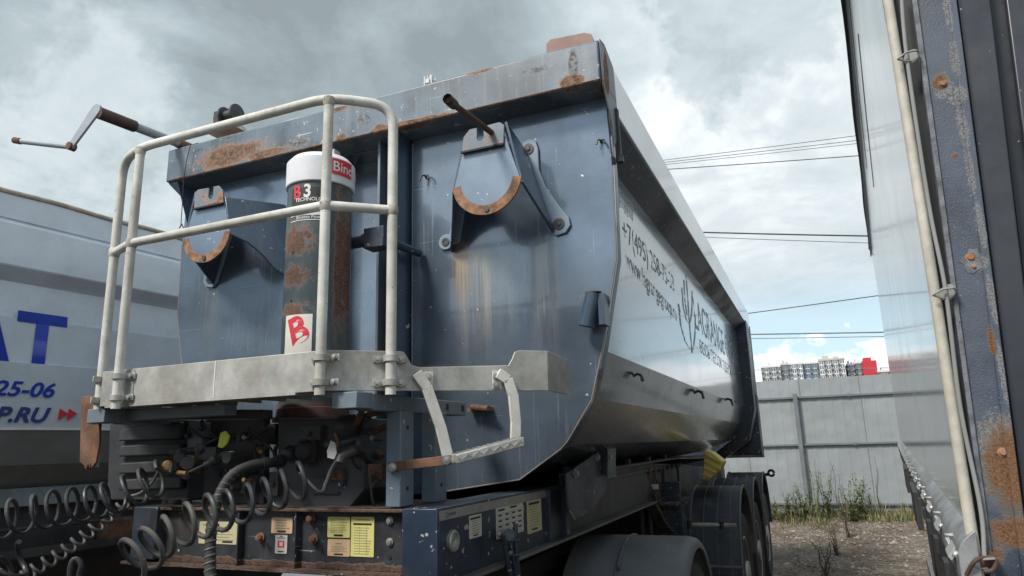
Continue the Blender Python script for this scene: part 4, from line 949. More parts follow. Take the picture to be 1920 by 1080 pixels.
b = MB(); b.prism([at(x, y, y=1.99) for x, y in ((408, 838), (413, 812), (422, 808), (429, 818), (424, 832), (416, 840))], (.002, .006, 0)); b.build('yellow_tag', M_['tagyellow'], vl)
b = MB(); b.tube([at(333, 886, y=1.985), at(350, 887, y=1.985)], .0085, 10); b.lathe(at(318, 872, y=1.98), (.3, -1, 0), [(0, .018), (.02, .018), (.021, .008)], 14); b.build('brass_fitting', M_['brass'], vl)
b = MB(); b.box(at(312, 945, y=2.02), at(352, 935, y=2.0)); b.lathe(at(325, 938, y=1.99), (0, 0, 1), [(-.01, .03), (.004, .03)], 12); b.build('clip', M_['dark'], ch)
b = MB()                                           # dark loops of cable tucked behind
for k in range(7):
    x0 = -2.3 + k * .13 + rnd.random() * .04; b.tube([Vector((x0, 2.32, 1.78)), Vector((x0 + rnd.uniform(-.05, .05), 2.25, 1.65)), Vector((x0 + rnd.uniform(-.05, .05), 2.3, 1.48))], .009, 7)
b.build('cable_run', M_['rubber'], ch)

rg_ = random.Random(8)                             # pipes, unions and brackets crowded behind the hoses
for k in range(16):
    px = rg_.choice([rg_.uniform(345, 385), rg_.uniform(400, 500), rg_.uniform(500, 560), rg_.uniform(585, 715)]); py = rg_.uniform(800, 925)
    a = at(px, py, y=2.10); b = MB(); dx = rg_.uniform(-.14, .14); dz = rg_.uniform(-.12, .10)
    b.tube(bez([a, a + Vector((dx * .4, -.03, dz * .1 + .03)), a + Vector((dx * .8, .0, dz * .7)), a + Vector((dx, .06, dz))], 5), rg_.choice([.0045, .006, .009]), 8)
    b.build('air_line', M_['rubber'] if k % 3 else M_['grimy'], ch)
    b = MB(); b.begin(); b.lathe(a, (dx + .01, -.2, dz), [(-.014, .010), (-.006, .014), (.006, .014), (.014, .010)], 6); b.lathe(a, (dx + .01, -.2, dz), [(.012, .008), (.03, .008)], 10); b.build('pipe_union', (M_['galv'], M_['grimy'], M_['rust'], M_['brass'])[k % 4] if k % 5 else M_['grimy'], ch)
for (x0, y0, x1, y1, m) in ((560, 800, 600, 826, 'grimy'), (612, 880, 640, 900, 'rust'), (452, 900, 478, 925, 'grimy'), (400, 880, 424, 900, 'navy'), (690, 870, 716, 900, 'rust'), (505, 885, 520, 930, 'grimy')):
    b = MB(); p0_ = at(x0, y0, y=2.10); p1_ = at(x1, y1, y=2.10); b.begin(); b.box(p0_, (p1_.x, 2.13, p1_.z)); b.hexbolt(((p0_.x + p1_.x) / 2, 2.10, (p0_.z + p1_.z) / 2), (0, -1, 0), .009, .01); b.build('bracket_plate', M_[m], ch, bevel=.002)
# ------------------------------------------------------------------ running gear of the trailer
def wheel(parent, c, R, w, side, single=True, mt='tyre'):
    c = Vector(c); ax = Vector((side, 0, 0))
    b = MB(); b.lathe(c, ax, [(-w / 2, R * .45), (w * .30, R * .42), (w * .34, R * .2), (w * .5, R * .19), (w * .52, R * .1)], 32); wh = b.build('wheel', M_['rim'], parent)
    b = MB(); h = w / 2
    b.lathe(c, ax, [(-h * .9, R * .58), (-h, R * .72), (-h * .98, R * .9), (-h * .8, R * .985), (-h * .72, R), (-h * .4, R), (-h * .38, R * .97), (-h * .32, R * .97), (-h * .3, R), (-.01, R), (-.008, R * .97), (.008, R * .97), (.01, R), (h * .3, R), (h * .32, R * .97), (h * .38, R * .97), (h * .4, R), (h * .72, R), (h * .8, R * .985), (h * .98, R * .9), (h, R * .72), (h * .9, R * .58)], 56)
    b.build('tyre', M_['tyre'], wh)
    b = MB(); b.lathe(c, ax, [(h * .88, R * .585), (h * .93, R * .57), (h * .85, R * .52), (h * .3, R * .50), (h * .25, R * .30), (h * .45, R * .22)], 40); ri = b.build('rim', M_['rim'], wh)
    b = MB()
    for k in range(10): a = math.radians(36 * k); b.hexbolt(c + ax * (h * .27) + Vector((0, math.cos(a), math.sin(a))) * R * .36, ax, .016, .03)
    b.build('wheel_nut', M_['galv'], wh)
    return wh
AXY = [6.62, 7.93, 9.24]
for yc_ in AXY:
    for side in (1, -1):
        xw = XC + side * 1.06
        wheel(TR, (xw, yc_, .52), .52, .385, side)
        # mudguard: thick curved shell with ribs and a straight front flap
        xa, xb_ = (xw - .20, xw + .21) if side > 0 else (xw - .21, xw + .20)
        Rg = .62; zc_ = .60
        prof = [(yc_ - Rg, .66)] + [(yc_ + Rg * math.cos(math.radians(a)), zc_ + Rg * 1.04 * math.sin(math.radians(a))) for a in range(180, -1, -12)] + [(yc_ + Rg, .62)]
        b = MB(); T_ = .018; inn = [(yc_ + (y - yc_) * (1 - T_ / Rg), z - T_ * (1 if z > zc_ + .1 else .1)) for y, z in prof]; m_ = len(prof)
        b.add([(x, y, z) for x in (xa, xb_) for y, z in prof + inn], [(i, i + 1, 2 * m_ + i + 1, 2 * m_ + i) for i in range(m_ - 1)] + [(m_ + i, 3 * m_ + i, 3 * m_ + i + 1, m_ + i + 1) for i in range(m_ - 1)] +
              [(i, m_ + i, m_ + i + 1, i + 1) for i in range(m_ - 1)] + [(2 * m_ + i, 2 * m_ + i + 1, 3 * m_ + i + 1, 3 * m_ + i) for i in range(m_ - 1)] + [(0, 2 * m_, 3 * m_, m_), (m_ - 1, 2 * m_ - 1, 4 * m_ - 1, 3 * m_ - 1)])
        mg = b.build('mudguard', M_['mudguard2'], TR)
        b = MB()
        for xe in (xa + .005, xb_ - .005): b.tube([(xe, y, z) for y, z in prof], .011, 8)
        for f in (.28, .55, .80):
            xe = xa + (xb_ - xa) * f; b.tube([(xe, y, z + .001) for y, z in prof], .0045, 5)
        b.tube([(xa, yc_ - Rg, .665), (xb_, yc_ - Rg, .665)], .012, 8)
        b.build('edge_bead', M_['mudrib'], mg)
        if yc_ == AXY[0]:
            b = MB(); b.tube([(xa + .02, yc_ - Rg - .014, .98), (xb_ - .02, yc_ - Rg - .014, .98)], .017, 12); b.build('support_tube', M_['alu'], mg)
            b = MB()
            for xe in (xa + .03, xb_ - .13): b.tube([(xe, yc_ - Rg - .02, .95), (xe, yc_ - Rg - .02, 1.01)], .02, 10)
            b.build('tube_clip', M_['rubber'], mg)
    b = MB(); b.tube([(XC - 1.0, yc_, .52), (XC + 1.0, yc_, .52)], .065, 14); b.build('axle', M_['dark'], TR)
# chassis gear before the first wheel: tank bracket, air pipes, red tap, white tag
gy = 5.55
b = MB(); b.box((-1.22, gy, .80), (-1.00, gy + .05, 1.34)); b.box((-1.24, gy + .1, .6), (-1.04, gy + .6, 1.15)); b.build('spare_bracket', M_['navy'], ch, bevel=.006)
b = MB(); 
for k, xx in enumerate((-1.25, -1.19)): b.tube([(xx, 5.3, 1.5), (xx + .01, 5.28, 1.3), (xx, 5.3, 1.0), (xx + .01, 5.3, .8)], .02, 8)
for k in range(6): b.tube([(-1.28 + k * .03, 5.25 + .02 * k, 1.42), (-1.26 + k * .035, 5.2, 1.30 - .02 * k), (-1.25 + k * .04, 5.4, 1.2)], .01, 6)
for k in range(5): b.lathe((-1.30 + k * .05, 5.3 - k * .05, 1.40 - k * .03), (1, -.4, 0), [(-.02, .024), (.02, .024)], 10)
b.build('air_lines', M_['grimy'], ch)
def small(px, py, y, sx, sz, m, name):
    c = at(px, py, y=y); b = MB(); b.box(c + Vector((-sx / 2, 0, -sz / 2)), c + Vector((sx / 2, .02, sz / 2))); return b.build(name, m, ch, bevel=.004)
small(1227, 913, 5.2, .05, .035, M_['white'], 'white_tag'); small(1228, 893, 5.2, .035, .05, M_['red'], 'red_tap') if False else small(1228, 893, 5.2, .025, .06, M_['rust'], 'tap')
b = MB(); b.box((-2.7, 5.4, .55), (-1.25, 5.9, 1.22)); b.build('dark_filler_box', M_['dark'], ch, bevel=.02)  # added dark box that blocks the bright ground seen below the beam
b = MB(); b.box((-1.20, 5.35, 1.18), (-1.0, 6.05, 1.20)); b.box((-1.18, 5.4, 1.20), (-1.165, 5.42, 1.45)); b.box((-1.08, 5.9, 1.20), (-1.06, 5.93, 1.46)); b.box((-1.14, 5.6, 1.20), (-1.12, 5.63, 1.46)); b.build('chock_rack', M_['grimy'], ch)
# eyed rod at the tail
b = MB(); e0 = at(1420, 893, y=9.7); e1 = at(1441, 889, y=9.7); b.tube([e0, e1], .02, 8); b.tube(arc(at(1446, 887, y=9.7), .035, 0, 350, 14, (1, 0, 0), (0, 0, 1)), .016, 8); b.build('eye_rod', M_['dark'], ch)
# drip hooks and dents on the side panels
for px, py, k in ((1187, 706, .042), (1300, 738, .065), (1357, 752, .075)): hook(at(px, py, x=-.80), k, binp, (1, 0, 0))
# lettering on the side
def sidex(z): return XC + (1.12 + .01 * (3.12 - z) / 1.09 if z > 2.03 else 1.13 - .05 * (2.03 - z) / .2)
def sidetext(s, p0, p1, hz, m=None, bold=0, name='lettering', x=-.785):
    a = at(*p0, x=x); c = at(*p1, x=x)
    o = text(s, (0, 0, 0), (1, 0, 0), (0, 0, 1), hz, m or M_['wornprint'], None, name, bold=bold, lift=0)
    L = max(v.co.x for v in o.data.vertices); dy = c.y - a.y; dz = c.z - a.z
    for v in o.data.vertices: f = v.co.x / L; zz_ = a.z + dz * f + v.co.z; v.co = (sidex(zz_) + .0015, a.y + dy * f, zz_)
    COL.objects.unlink(o); link(o, binp); return o
sidetext('+7(495) 258-75-33', (1168, 447), (1265, 548), .17)
sidetext('www.lagrangegroup.ru', (1174, 500), (1269, 602), .15)
sidetext('LAGRANGE GROUP', (1303, 614), (1385, 690), .38)
sidetext('ВЕСЬ ПЕСОК ЗДЕСЬ', (1312, 660), (1372, 706), .15)
for k, dy_ in ((0, 0), (1, 10), (2, 20)): sidetext('lagrangegroup', (1158, 358 + dy_), (1188, 394 + dy_), .07, M_['faintprint'])
b = MB()                                            # stalk-and-leaves emblem
for pts in (((1287, 515), (1290, 560), (1292, 600), (1297, 662)), ((1279, 540), (1281, 575), (1287, 600), (1291, 606)), ((1272, 570), (1276, 610), (1284, 640), (1293, 655)), ((1298, 545), (1298, 575), (1295, 600), (1292, 606)), ((1304, 590), (1303, 625), (1300, 650), (1297, 658)), ((1283, 525), (1284, 560), (1288, 590)), ((1275, 585), (1272, 570))):
    q = [at(*p, x=-.785) for p in pts]; qs = [Vector((sidex(v.z) + .0015, v.y, v.z)) for v in q]
    L_ = [v + Vector((0, -.028, 0)) for v in qs]; R_ = [v + Vector((0, .028, 0)) for v in qs]; n_ = len(qs)
    b.add(L_ + R_, [(i, n_ + i, n_ + i + 1, i + 1) for i in range(n_ - 1)])
b.build('emblem', M_['wornprint'], binp)
# ------------------------------------------------------------------ yellow wheel chocks on the rack
cf = [at(px, py, y=6.25) for px, py in ((1322, 844), (1334, 848), (1356, 866), (1350, 880), (1329, 899), (1317, 899))]
t = root('wheel_chock', 'yellow ribbed plastic wheel chock stowed above the first black mudguard', 'wheel chock', cf[5]); b = MB()
b.prism(cf, (0, .26, 0)); o = b.build('chock_body', M_['yellow'], t, bevel=.005); b = MB()
for k in range(4):
    a = at(1321 - k * .9, 851 + k * 12.5, y=6.242); c = at((1353, 1351, 1343, 1333)[k], (868, 880, 887, 895)[k], y=6.242); b.bar(a, c, .014, .013, (0, 0, 1))
b.build('grip_rib', M_['yellow'], o)
# ------------------------------------------------------------------ coiled hoses
def helix(path, R, turns, r, n=22, phase=0, grow=None, hand=1):
    """coil wound round a polyline path"""
    pts = [Vector(p) for p in path]; seg = [0]
    for i in range(1, len(pts)): seg.append(seg[-1] + (pts[i] - pts[i - 1]).length)
    L = seg[-1]; out = []; N = int(turns * n)
    for k in range(N + 1):
        s = L * k / N; i = max(j for j in range(len(pts) - 1) if seg[j] <= s + 1e-9); t = (s - seg[i]) / (seg[i + 1] - seg[i]); c = pts[i].lerp(pts[i + 1], t)
        d = (pts[min(i + 2, len(pts) - 1)] - pts[max(i - 1, 0)]).normalized(); u = Vector((0, 0, 1)); u = (u - d * u.dot(d)).normalized(); w = d.cross(u)
        a = phase + hand * 2 * math.pi * k / n; RR = R if grow is None else R * (grow[0] + (grow[1] - grow[0]) * s / L)
        nz_ = noise.noise(Vector((s * 7, 3.7 * R * 100, 0))); RR *= 1 + .16 * nz_; c = c + Vector((0, 0, .12 * R * noise.noise(Vector((s * 5, 9.1, R * 50))))) + d * .30 * R * noise.noise(Vector((s * 11, 1.3, 4)))
        out.append(c + (u * math.cos(a) + w * math.sin(a)) * RR)
    return out
def hose_thing(label, cat, path, r, mat_=None, n=9, name='coiled_hose', group=None, loc=None):
    t = MB(); t.tube(path, r, n); 
    o = t.build(name, mat_ or M_['hose']); tag(o, label, cat, group); return o
yA = 1.93
axA = bez([at(-160, 1000, y=1.52), at(5, 975, y=1.66), at(90, 958, y=1.74), at(180, 940, y=1.81), at(255, 915, y=1.88), at(310, 893, y=1.93)], 8)
hA = helix(axA, .064, 13.0, .008, phase=1.0) 
hA = hA + bez([hA[-1], at(316, 888, y=1.95), at(322, 872, y=1.965), at(318, 870, y=1.975)], 6)[1:]
hose_thing('large black spiral air hose strung across the far left, topmost of the coils', 'air hose', hA, .0072)
axB = bez([at(235, 1060, y=1.42), at(300, 1010, y=1.52), at(370, 975, y=1.62), at(440, 950, y=1.73), at(510, 925, y=1.84), at(572, 898, y=1.93)], 8)
hB = helix(axB, .058, 9.6, .008, phase=2.6, hand=-1)
hB = [at(205, 1130, y=1.40), at(222, 1105, y=1.41)] + hB + bez([hB[-1], at(600, 922, y=1.95), at(612, 905, y=1.96), at(622, 880, y=1.97), at(634, 862, y=1.975)], 6)[1:]
hose_thing('large black spiral air hose crossing in front of the sticker plate, ending at the tag', 'air hose', hB, .0078)
axC = bez([at(10, 1110, y=1.75), at(60, 1070, y=1.80), at(110, 1040, y=1.85), at(165, 1000, y=1.9), at(215, 960, y=1.95), at(240, 940, y=1.97)], 8)
hC = helix(axC, .024, 13, .006, phase=.2, grow=(1.0, .8)); hC = hC + bez([hC[-1], at(262, 925, y=1.98), at(285, 905, y=1.99), at(300, 880, y=1.99), at(318, 868, y=2.0)], 6)[1:]
hose_thing('thin grey spiral electric cable below the large coils at lower left', 'electric cable', hC, .0055, M_['greycable'] if 'greycable' in M_ else M_['hose'], name='spiral_cable')
axD = bez([at(-20, 1090, y=1.6), at(20, 1062, y=1.62), at(55, 1035, y=1.66)], 8)
hD = helix(axD, .050, 1.6, .009, phase=2.5)
hose_thing('short bit of black hose looping at the lower left corner', 'air hose', hD, .0085)
hE = bez([at(128, 1120, y=1.7), at(132, 1062, y=1.7), at(142, 1048, y=1.71), at(152, 1060, y=1.72), at(148, 1085, y=1.72), at(170, 1110, y=1.72)], 8)
hose_thing('single black hose loop rising from the bottom edge beside the thin spiral cable', 'air hose', hE, .0085)
# thick hydraulic hose with spiral guard
pth = bez([at(528, 864, y=2.05), at(505, 868, y=1.98), at(470, 873, y=1.92), at(436, 890, y=1.87), at(413, 925, y=1.84), at(401, 965, y=1.82), at(395, 1010, y=1.80), at(394, 1060, y=1.79), at(396, 1120, y=1.78)], 10)
t = root('hydraulic_hose', 'thick black hydraulic hose wrapped in a spiral guard, hanging down past the stickers', 'hydraulic hose', pth[-1])
b = MB(); b.tube(pth, .0175, 16); hb = b.build('hose_body', M_['rubber'], t)
b = MB(); b.tube(helix(pth[26:], .0178, 20, 0, 12), .0032, 5); b.build('spiral_guard', M_['greycable'], hb)
b = MB(); b.tube(pth[:5], .023, 16); b.tube(pth[11:15], .021, 16); b.build('end_sleeve', M_['rubber'], hb)

# ------------------------------------------------------------------ tractor the trailer is coupled to (mudguard, wheels and frame in view)
TK = root('tractor_unit', 'truck tractor under the trailer nose with grey plastic mudguard', 'truck', (XC, 2.2, 0))
ty = 4.08
for side in (1, -1):
    for off in (0, -.34): wheel(TK, (XC + side * (1.08 + off), ty, .51), .51, .30, side)
    xa, xb_ = sorted((XC + side * .60, XC + side * 1.245)); Rg = .60; T_ = .02
    prof = [(ty + Rg * math.cos(math.radians(a)), .53 + Rg * math.sin(math.radians(a))) for a in range(200, 9, -6)]
    def ring(x, k): return [(x, ty + (y - ty) * k, .53 + (z - .53) * k) for y, z in prof]
    so_ = side; xo, xi = (xb_, xa) if side > 0 else (xa, xb_)
    cs = [(xi, 1.0), (xo - side * .06, 1.0), (xo - side * .022, .985), (xo - side * .004, .955), (xo, .90), (xo - side * .012, .90), (xo - side * .03, .95), (xo - side * .065, .968), (xi, .97)]
    b = MB(); m_ = len(prof); vs = []
    for x, k in cs: vs += ring(x, k)
    nc = len(cs); b.add(vs, [(j * m_ + i, j * m_ + i + 1, ((j + 1) % nc) * m_ + i + 1, ((j + 1) % nc) * m_ + i) for j in range(nc) for i in range(m_ - 1)])
    mg = b.build('mudguard', M_['mudguard'], TK, smooth=50)
    b = MB(); xs_ = xi + side * .30
    for i in range(12, 19): y0, z0 = prof[i]; y1, z1 = prof[i + 1]; b.bar((xs_, ty + (y0 - ty) * 1.012, .53 + (z0 - .53) * 1.012), (xs_, ty + (y1 - ty) * 1.012, .53 + (z1 - .53) * 1.012), .05, .012, (1, 0, 0)) if i in (12, 13, 14) else None
    b.tube([(xs_ - side * .02, ty + (y - ty) * 1.004, .53 + (z - .53) * 1.004) for y, z in prof[4:26]], .006, 6)
    b.build('mudguard_seam', M_['mudguard'], mg)
b = MB()
for sx in (-.42, .42): b.box((XC + sx - .04, .3, .72), (XC + sx + .04, 5.0, .98))
b.box((XC - .5, 3.3, .98), (XC + .5, 3.9, 1.08)); b.lathe((XC, 3.2, 1.10), (0, 0, 1), [(0, .5), (.06, .5)], 32); b.box((XC - .4, 1.0, .98), (XC + .4, 2.6, 1.0))
b.build('truck_frame', M_['dark'], TK, bevel=.004)
b = MB(); b.tube([(XC - .7, ty, .51), (XC + .7, ty, .51)], .08, 12); b.build('drive_axle', M_['dark'], TK)
# cab standing just behind the photographer's left, seen only in reflections
b = MB(); b.prism([(XC - 1.2, -2.0, .9), (XC - 1.2, -2.05, 2.0), (XC - 1.2, -1.8, 2.72), (XC - 1.2, .10, 2.78), (XC - 1.2, .15, .9)], (2.4, 0, 0)); b.build('cab', M_['cab'], TK, bevel=.05)

# ------------------------------------------------------------------ grey tipper on the left
yawL = math.radians(-5.2)
YL = Matrix.Translation((-4.55, 2.72, 0)) @ Matrix.Rotation(yawL, 4, 'Z')    # local x: outward (towards our trailer), y: back
LT = root('tipper_trailer', 'light grey tipper body with blue advertising letters on its side', 'trailer', (-.9, 1.5, 0), frame=YL)
LI = YL.inverted()
def atL(px, py, x=0.0):
    n = YL.to_3x3() @ Vector((1, 0, 0)); p0 = YL @ Vector((x, 0, 0)); return LI @ at(px, py, plane=(p0, n))
def zL(px, py, x=0.0): return atL(px, py, x).z
yl0, yl1 = -3.0, 7.5
def skin(prof, m, name, parent, bevel=0, y0=yl0, y1=yl1, th=.03, M=None):
    b = MB(); n_ = len(prof); nn = 8
    ysx = [y0 + (y1 - y0) * i / nn for i in range(nn + 1)]
    b.add([(x, y, z) for y in ysx for x, z in prof], [(j * n_ + i, j * n_ + i + 1, (j + 1) * n_ + i + 1, (j + 1) * n_ + i) for j in range(nn) for i in range(n_ - 1)])
    return b.build(name, m, parent, smooth=8)
q = lambda py: zL(100, py)
z_rim, z_gr, z_dk0, z_dk1, z_b1, z_b2, z_b3 = q(381), q(432), q(516), q(538), q(603), q(684), q(805)
body = skin([(.0, z_rim - .006), (.0, z_gr + .012), (-.012, z_gr + .010), (-.012, z_gr - .004), (.02, z_gr - .012), (.03, z_gr - .03), (.035, z_dk0 + .01), (.03, z_dk0), (-.055, z_dk1), (-.055, z_dk1 - .01),
             (-.030, z_b1), (.0, z_b1 - .005), (-.002, z_b2), (.022, z_b2 - .006), (.0, z_b3 + .004), (-.004, z_b3)], M_['greybody'], 'tipper_body', LT)
b = MB(); b.tube([(.0, y, z_rim + .004 * math.sin(y * 9)) for y in [yl0 + i * .1 for i in range(106)]], .017, 8); b.build('rusty_rim', M_['rimbeige'], body)
b = MB(); b.box((-2.4, yl0, z_rim - .02), (-2.36, yl1, z_rim)); b.box((-2.38, yl0, 1.4), (0 - .06, yl0 + .02, z_rim - .05)); b.box((-2.38, yl1, 1.4), (-.06, yl1 + .02, z_rim - .05)); b.build('far_side', M_['greybody'], body)
b = MB(); b.box((.0, yl0, z_b3 - .004), (.006, yl1, z_b3 + .004)); b.build('white_trim', M_['white'], body)
skin([(-.006, z_b3 - .004), (-.10, q(870)), (-.26, q(915))], M_['greylower'], 'lower_body', body)
skin([(-.262, q(915)), (-.5, q(940))], M_['redbrown'], 'underside_band', body)
b = MB(); zz0 = q(912); b.box((-.35, yl0, zL(100, 945, -.2)), (-.20, yl1, zL(100, 912, -.2))); lf = b.build('chassis', M_['greychassis'], LT, bevel=.004)
b = MB(); b.box((-.30, yl0, .95), (-.26, yl1, zL(100, 945, -.2))); b.tube([(-.15, yl0, zL(100, 985, -.15)), (-.15, yl1, zL(100, 985, -.15))], .012, 8); b.box((-.25, yl0, zL(100, 1035, -.2)), (-.1, yl1, zL(100, 1022, -.2))); b.box((-.9, yl0, .3), (-.6, yl1, 1.1))
b.build('lower_frame', M_['grimy'], lf)
b = MB(); b.box((-.24, at(185, 1, y=2).y - 1.2, zL(180, 1020, -.2)), (-.12, 1.1, zL(180, 975, -.2))); b.build('rusty_block', M_['rust'], lf, bevel=.01)
# wheels of the left trailer
for yc_ in (4.0, 5.3, 6.6):
    b = MB(); b.lathe((-.35, yc_, .5), (1, 0, 0), [(-.18, .28), (-.19, .45), (-.15, .5), (.15, .5), (.19, .45), (.18, .28), (.1, .27), (.08, .1)], 40); b.build('wheel', M_['tyre'], LT)
def ltext(s, px, pyb, pyt, m, x=.001, shear=0, bold=0, sx=1.0, width=None):
    a = atL(px, pyb, x); hgt = atL(px, pyt, x).z - a.z; size = hgt / .70
    o = text(s, (0, 0, 0), (1, 0, 0), (0, 0, 1), size, m, None, 'lettering', shear=shear, bold=bold, lift=0)
    L = max(v.co.x for v in o.data.vertices); x0_ = min(v.co.x for v in o.data.vertices)
    k = 1.0 if width is None else abs(atL(px + width, pyb, x).y - a.y) / (L - x0_)
    for v in o.data.vertices: v.co = (x, a.y + (v.co.x - x0_) * k, a.z + v.co.z)
    COL.objects.unlink(o); link(o, body); return o
# the big word follows the tilt of the panel it is painted on
o = ltext('T', 22, 676, 582, M_['bluelet'], x=-.0, bold=.035, width=96)
for v in o.data.vertices: v.co.x = .004 + (-.030 * max(0, min(1, (v.co.z - z_b1) / (z_dk1 - z_b1))) if v.co.z > z_b1 else 0)
o = ltext('A', -68, 676, 582, M_['bluelet'], x=-.0, bold=.035, width=88)
for v in o.data.vertices: v.co.x = .004 + (-.030 * max(0, min(1, (v.co.z - z_b1) / (z_dk1 - z_b1))) if v.co.z > z_b1 else 0)
M_L = 0
ltext('25-06', -15, 740, 712, M_['bluelet'], x=.018, shear=.25, bold=.025, width=118)
ltext('P.RU', -12, 790, 762, M_['blueletd'], x=.013, shear=.3, bold=.035, width=106)
b = MB()
for k in range(2):
    a0 = atL(108 + k * 17, 788, .014); a1 = atL(112 + k * 17, 766, .014); a2 = atL(128 + k * 17, 776, .014); b.add([a0, a1, a2, a0 + Vector((.003, 0, 0)), a1 + Vector((.003, 0, 0)), a2 + Vector((.003, 0, 0))], [(0, 2, 1), (3, 4, 5), (0, 1, 4, 3), (1, 2, 5, 4), (2, 0, 3, 5)])
b.build('red_arrow', M_['red'], body)
# ------------------------------------------------------------------ trailer on the right: glossy side seen almost edge-on, rusty front frame
_ey = (RW @ Vector((1666 - 960, -(797 - 540), -F))).normalized(); _ex = _ey.cross(Vector((0, 0, 1))).normalized(); _ez = _ex.cross(_ey)
RT3 = Matrix((_ex, _ey, _ez)).transposed()
YR = Matrix.Translation(Vector((0, 0, 0))) @ RT3.to_4x4()
# local coordinates: camera stands at (0, 0, H) in this frame
def atR(px, py, x=None, y=None):
    d = RT3.transposed() @ (RW @ Vector((px - 960, -(py - 540), -F)))
    t = (x / d.x) if x is not None else (y / d.y)
    return Vector((0, 0, H)) + d * t
YR = Matrix.Translation(Vector((0, 0, H)) - RT3 @ Vector((0, 0, H))) @ RT3.to_4x4()
RTR = root('box_trailer', 'semi-trailer at the right edge with mirror-glossy side and rusty blue front frame', 'trailer', (.1, 1.4, .1), frame=YR)
PX = .10; YFR = 1.47; YRR = 10.1; zt0 = H + 2.22; zt1 = H + 2.18
b = MB(); b.add([(PX, YFR, H - .185), (PX, YRR, H - .165), (PX, YRR, zt1), (PX, YFR, zt0)], [(0, 1, 2, 3)])
b.add([(PX + .03, YFR, H - .185), (PX + .03, YRR, H - .165), (PX + .03, YRR, zt1), (PX + .03, YFR, zt0)], [(3, 2, 1, 0)])
b.add([(PX, YRR, H - .165), (PX + .03, YRR, H - .165), (PX + .03, YRR, zt1), (PX, YRR, zt1)], [(0, 1, 2, 3)])
sp = b.build('side_panel', M_['panel'], RTR)
b = MB(); b.box((PX + .03, YRR - .04, .9), (PX + 2.48, YRR, zt1)); b.box((PX + .03, YFR, zt1 - .04), (PX + 2.48, YRR - .04, zt1 - .01)); b.box((PX + 2.45, YFR, .9), (PX + 2.48, YRR - .04, zt1 - .04)); b.box((PX + .03, YFR, 1.2), (PX + 2.45, YRR - .04, 1.25)); b.build('box_shell', M_['navypanel'], RTR)
# torn dark tarp edge along the top, with folds
b = MB(); L_, R_ = [], []
rnd3 = random.Random(5)
for i in range(60):
    y = 2.4 + (YRR - 2.4) * i / 59; w = .034 + .004 * math.sin(i * .35) + .001 * rnd3.random(); w *= (1 if i < 56 else .6)
    L_.append((PX - w, y, zt0 - .03 - .4 * w)); R_.append((PX + .006, y, zt0 - .03 + .05))
n_ = 60; b.add(L_ + R_ + [(x + .006, y, z) for x, y, z in L_] + [(x + .006, y, z) for x, y, z in R_], [(i, i + 1, n_ + i + 1, n_ + i) for i in range(n_ - 1)] + [(3 * n_ + i, 3 * n_ + i + 1, 2 * n_ + i + 1, 2 * n_ + i) for i in range(n_ - 1)] + [(i + 2 * n_, i + 2 * n_ + 1, i + 1, i) for i in range(n_ - 1)])
b.build('tarp_edge', M_['tarp'], RTR)
b = MB()
for (ya, za, yb2, zb2) in ((3.3, H + 2.05, 5.2, H + 1.75), (3.0, H + 1.6, 4.2, H + 1.30)): b.tube([(PX - .001, ya, za), (PX - .001, (ya + yb2) / 2, (za + zb2) / 2 + .03), (PX - .001, yb2, zb2)], .0018, 5)
b.build('hanging_cord', M_['black'], RTR)
# bottom rail with clasps
b = MB(); b.prism([(PX - .028, 1.40, H - .262), (PX - .026, 1.40, H - .205), (PX - .018, 1.40, H - .190), (PX + .002, 1.40, H - .172), (PX + .002, 1.40, H - .262)], (0, YRR - 1.50, 0)); rlr = b.build('bottom_rail', M_['railgrey'], RTR, bevel=.001)
b = MB(); b.prism([(PX - .034, 1.3, H - .29), (PX - .030, 1.3, H - .25), (PX - .026, 1.3, H - .25), (PX - .026, 1.3, H - .29)], (0, YRR - 2.0, 0))
for y in [1.3 + .33 * i for i in range(20)]: b.box((PX - .040, y, H - .295), (PX - .026, y + .07, H - .262))
for y in (3.2, 4.9): b.box((PX - .050, y, H - .40), (PX - .03, y + .6, H - .26))
b.build('rubber_strip', M_['tarp'], rlr)
b = MB(); b.box((PX - .046, 1.1, H - .50), (PX - .036, 2.9, H - .44)); b.build('side_guard', M_['galv'], RTR, bevel=.001)
for i in range(22):
    y = 1.47 + i * .375; c = Vector((PX - .020, y, H - .203)); b = MB().begin()
    b.prism([c + Vector((-.014, 0, -.030)), c + Vector((.012, 0, .006)), c + Vector((.012, .07, .008)), c + Vector((-.014, .07, -.028))], (-.005, 0, .007))
    b.tube(arc(c + Vector((-.006, .075, .004)), .009, 0, 300, 8, (1, 0, 0), (0, 1, 0)), .002, 5)
    b.lathe(c + Vector((-.008, -.05, -.012)), (-.8, 0, .6), [(0, .006), (.004, .006), (.006, .003)], 10)
    b.box(c + Vector((-.012, .09, -.026)), c + Vector((-.002, .16, -.012)))
    b.build('clasp', M_['clasp'], rlr, bevel=.001 if i < 6 else 0)
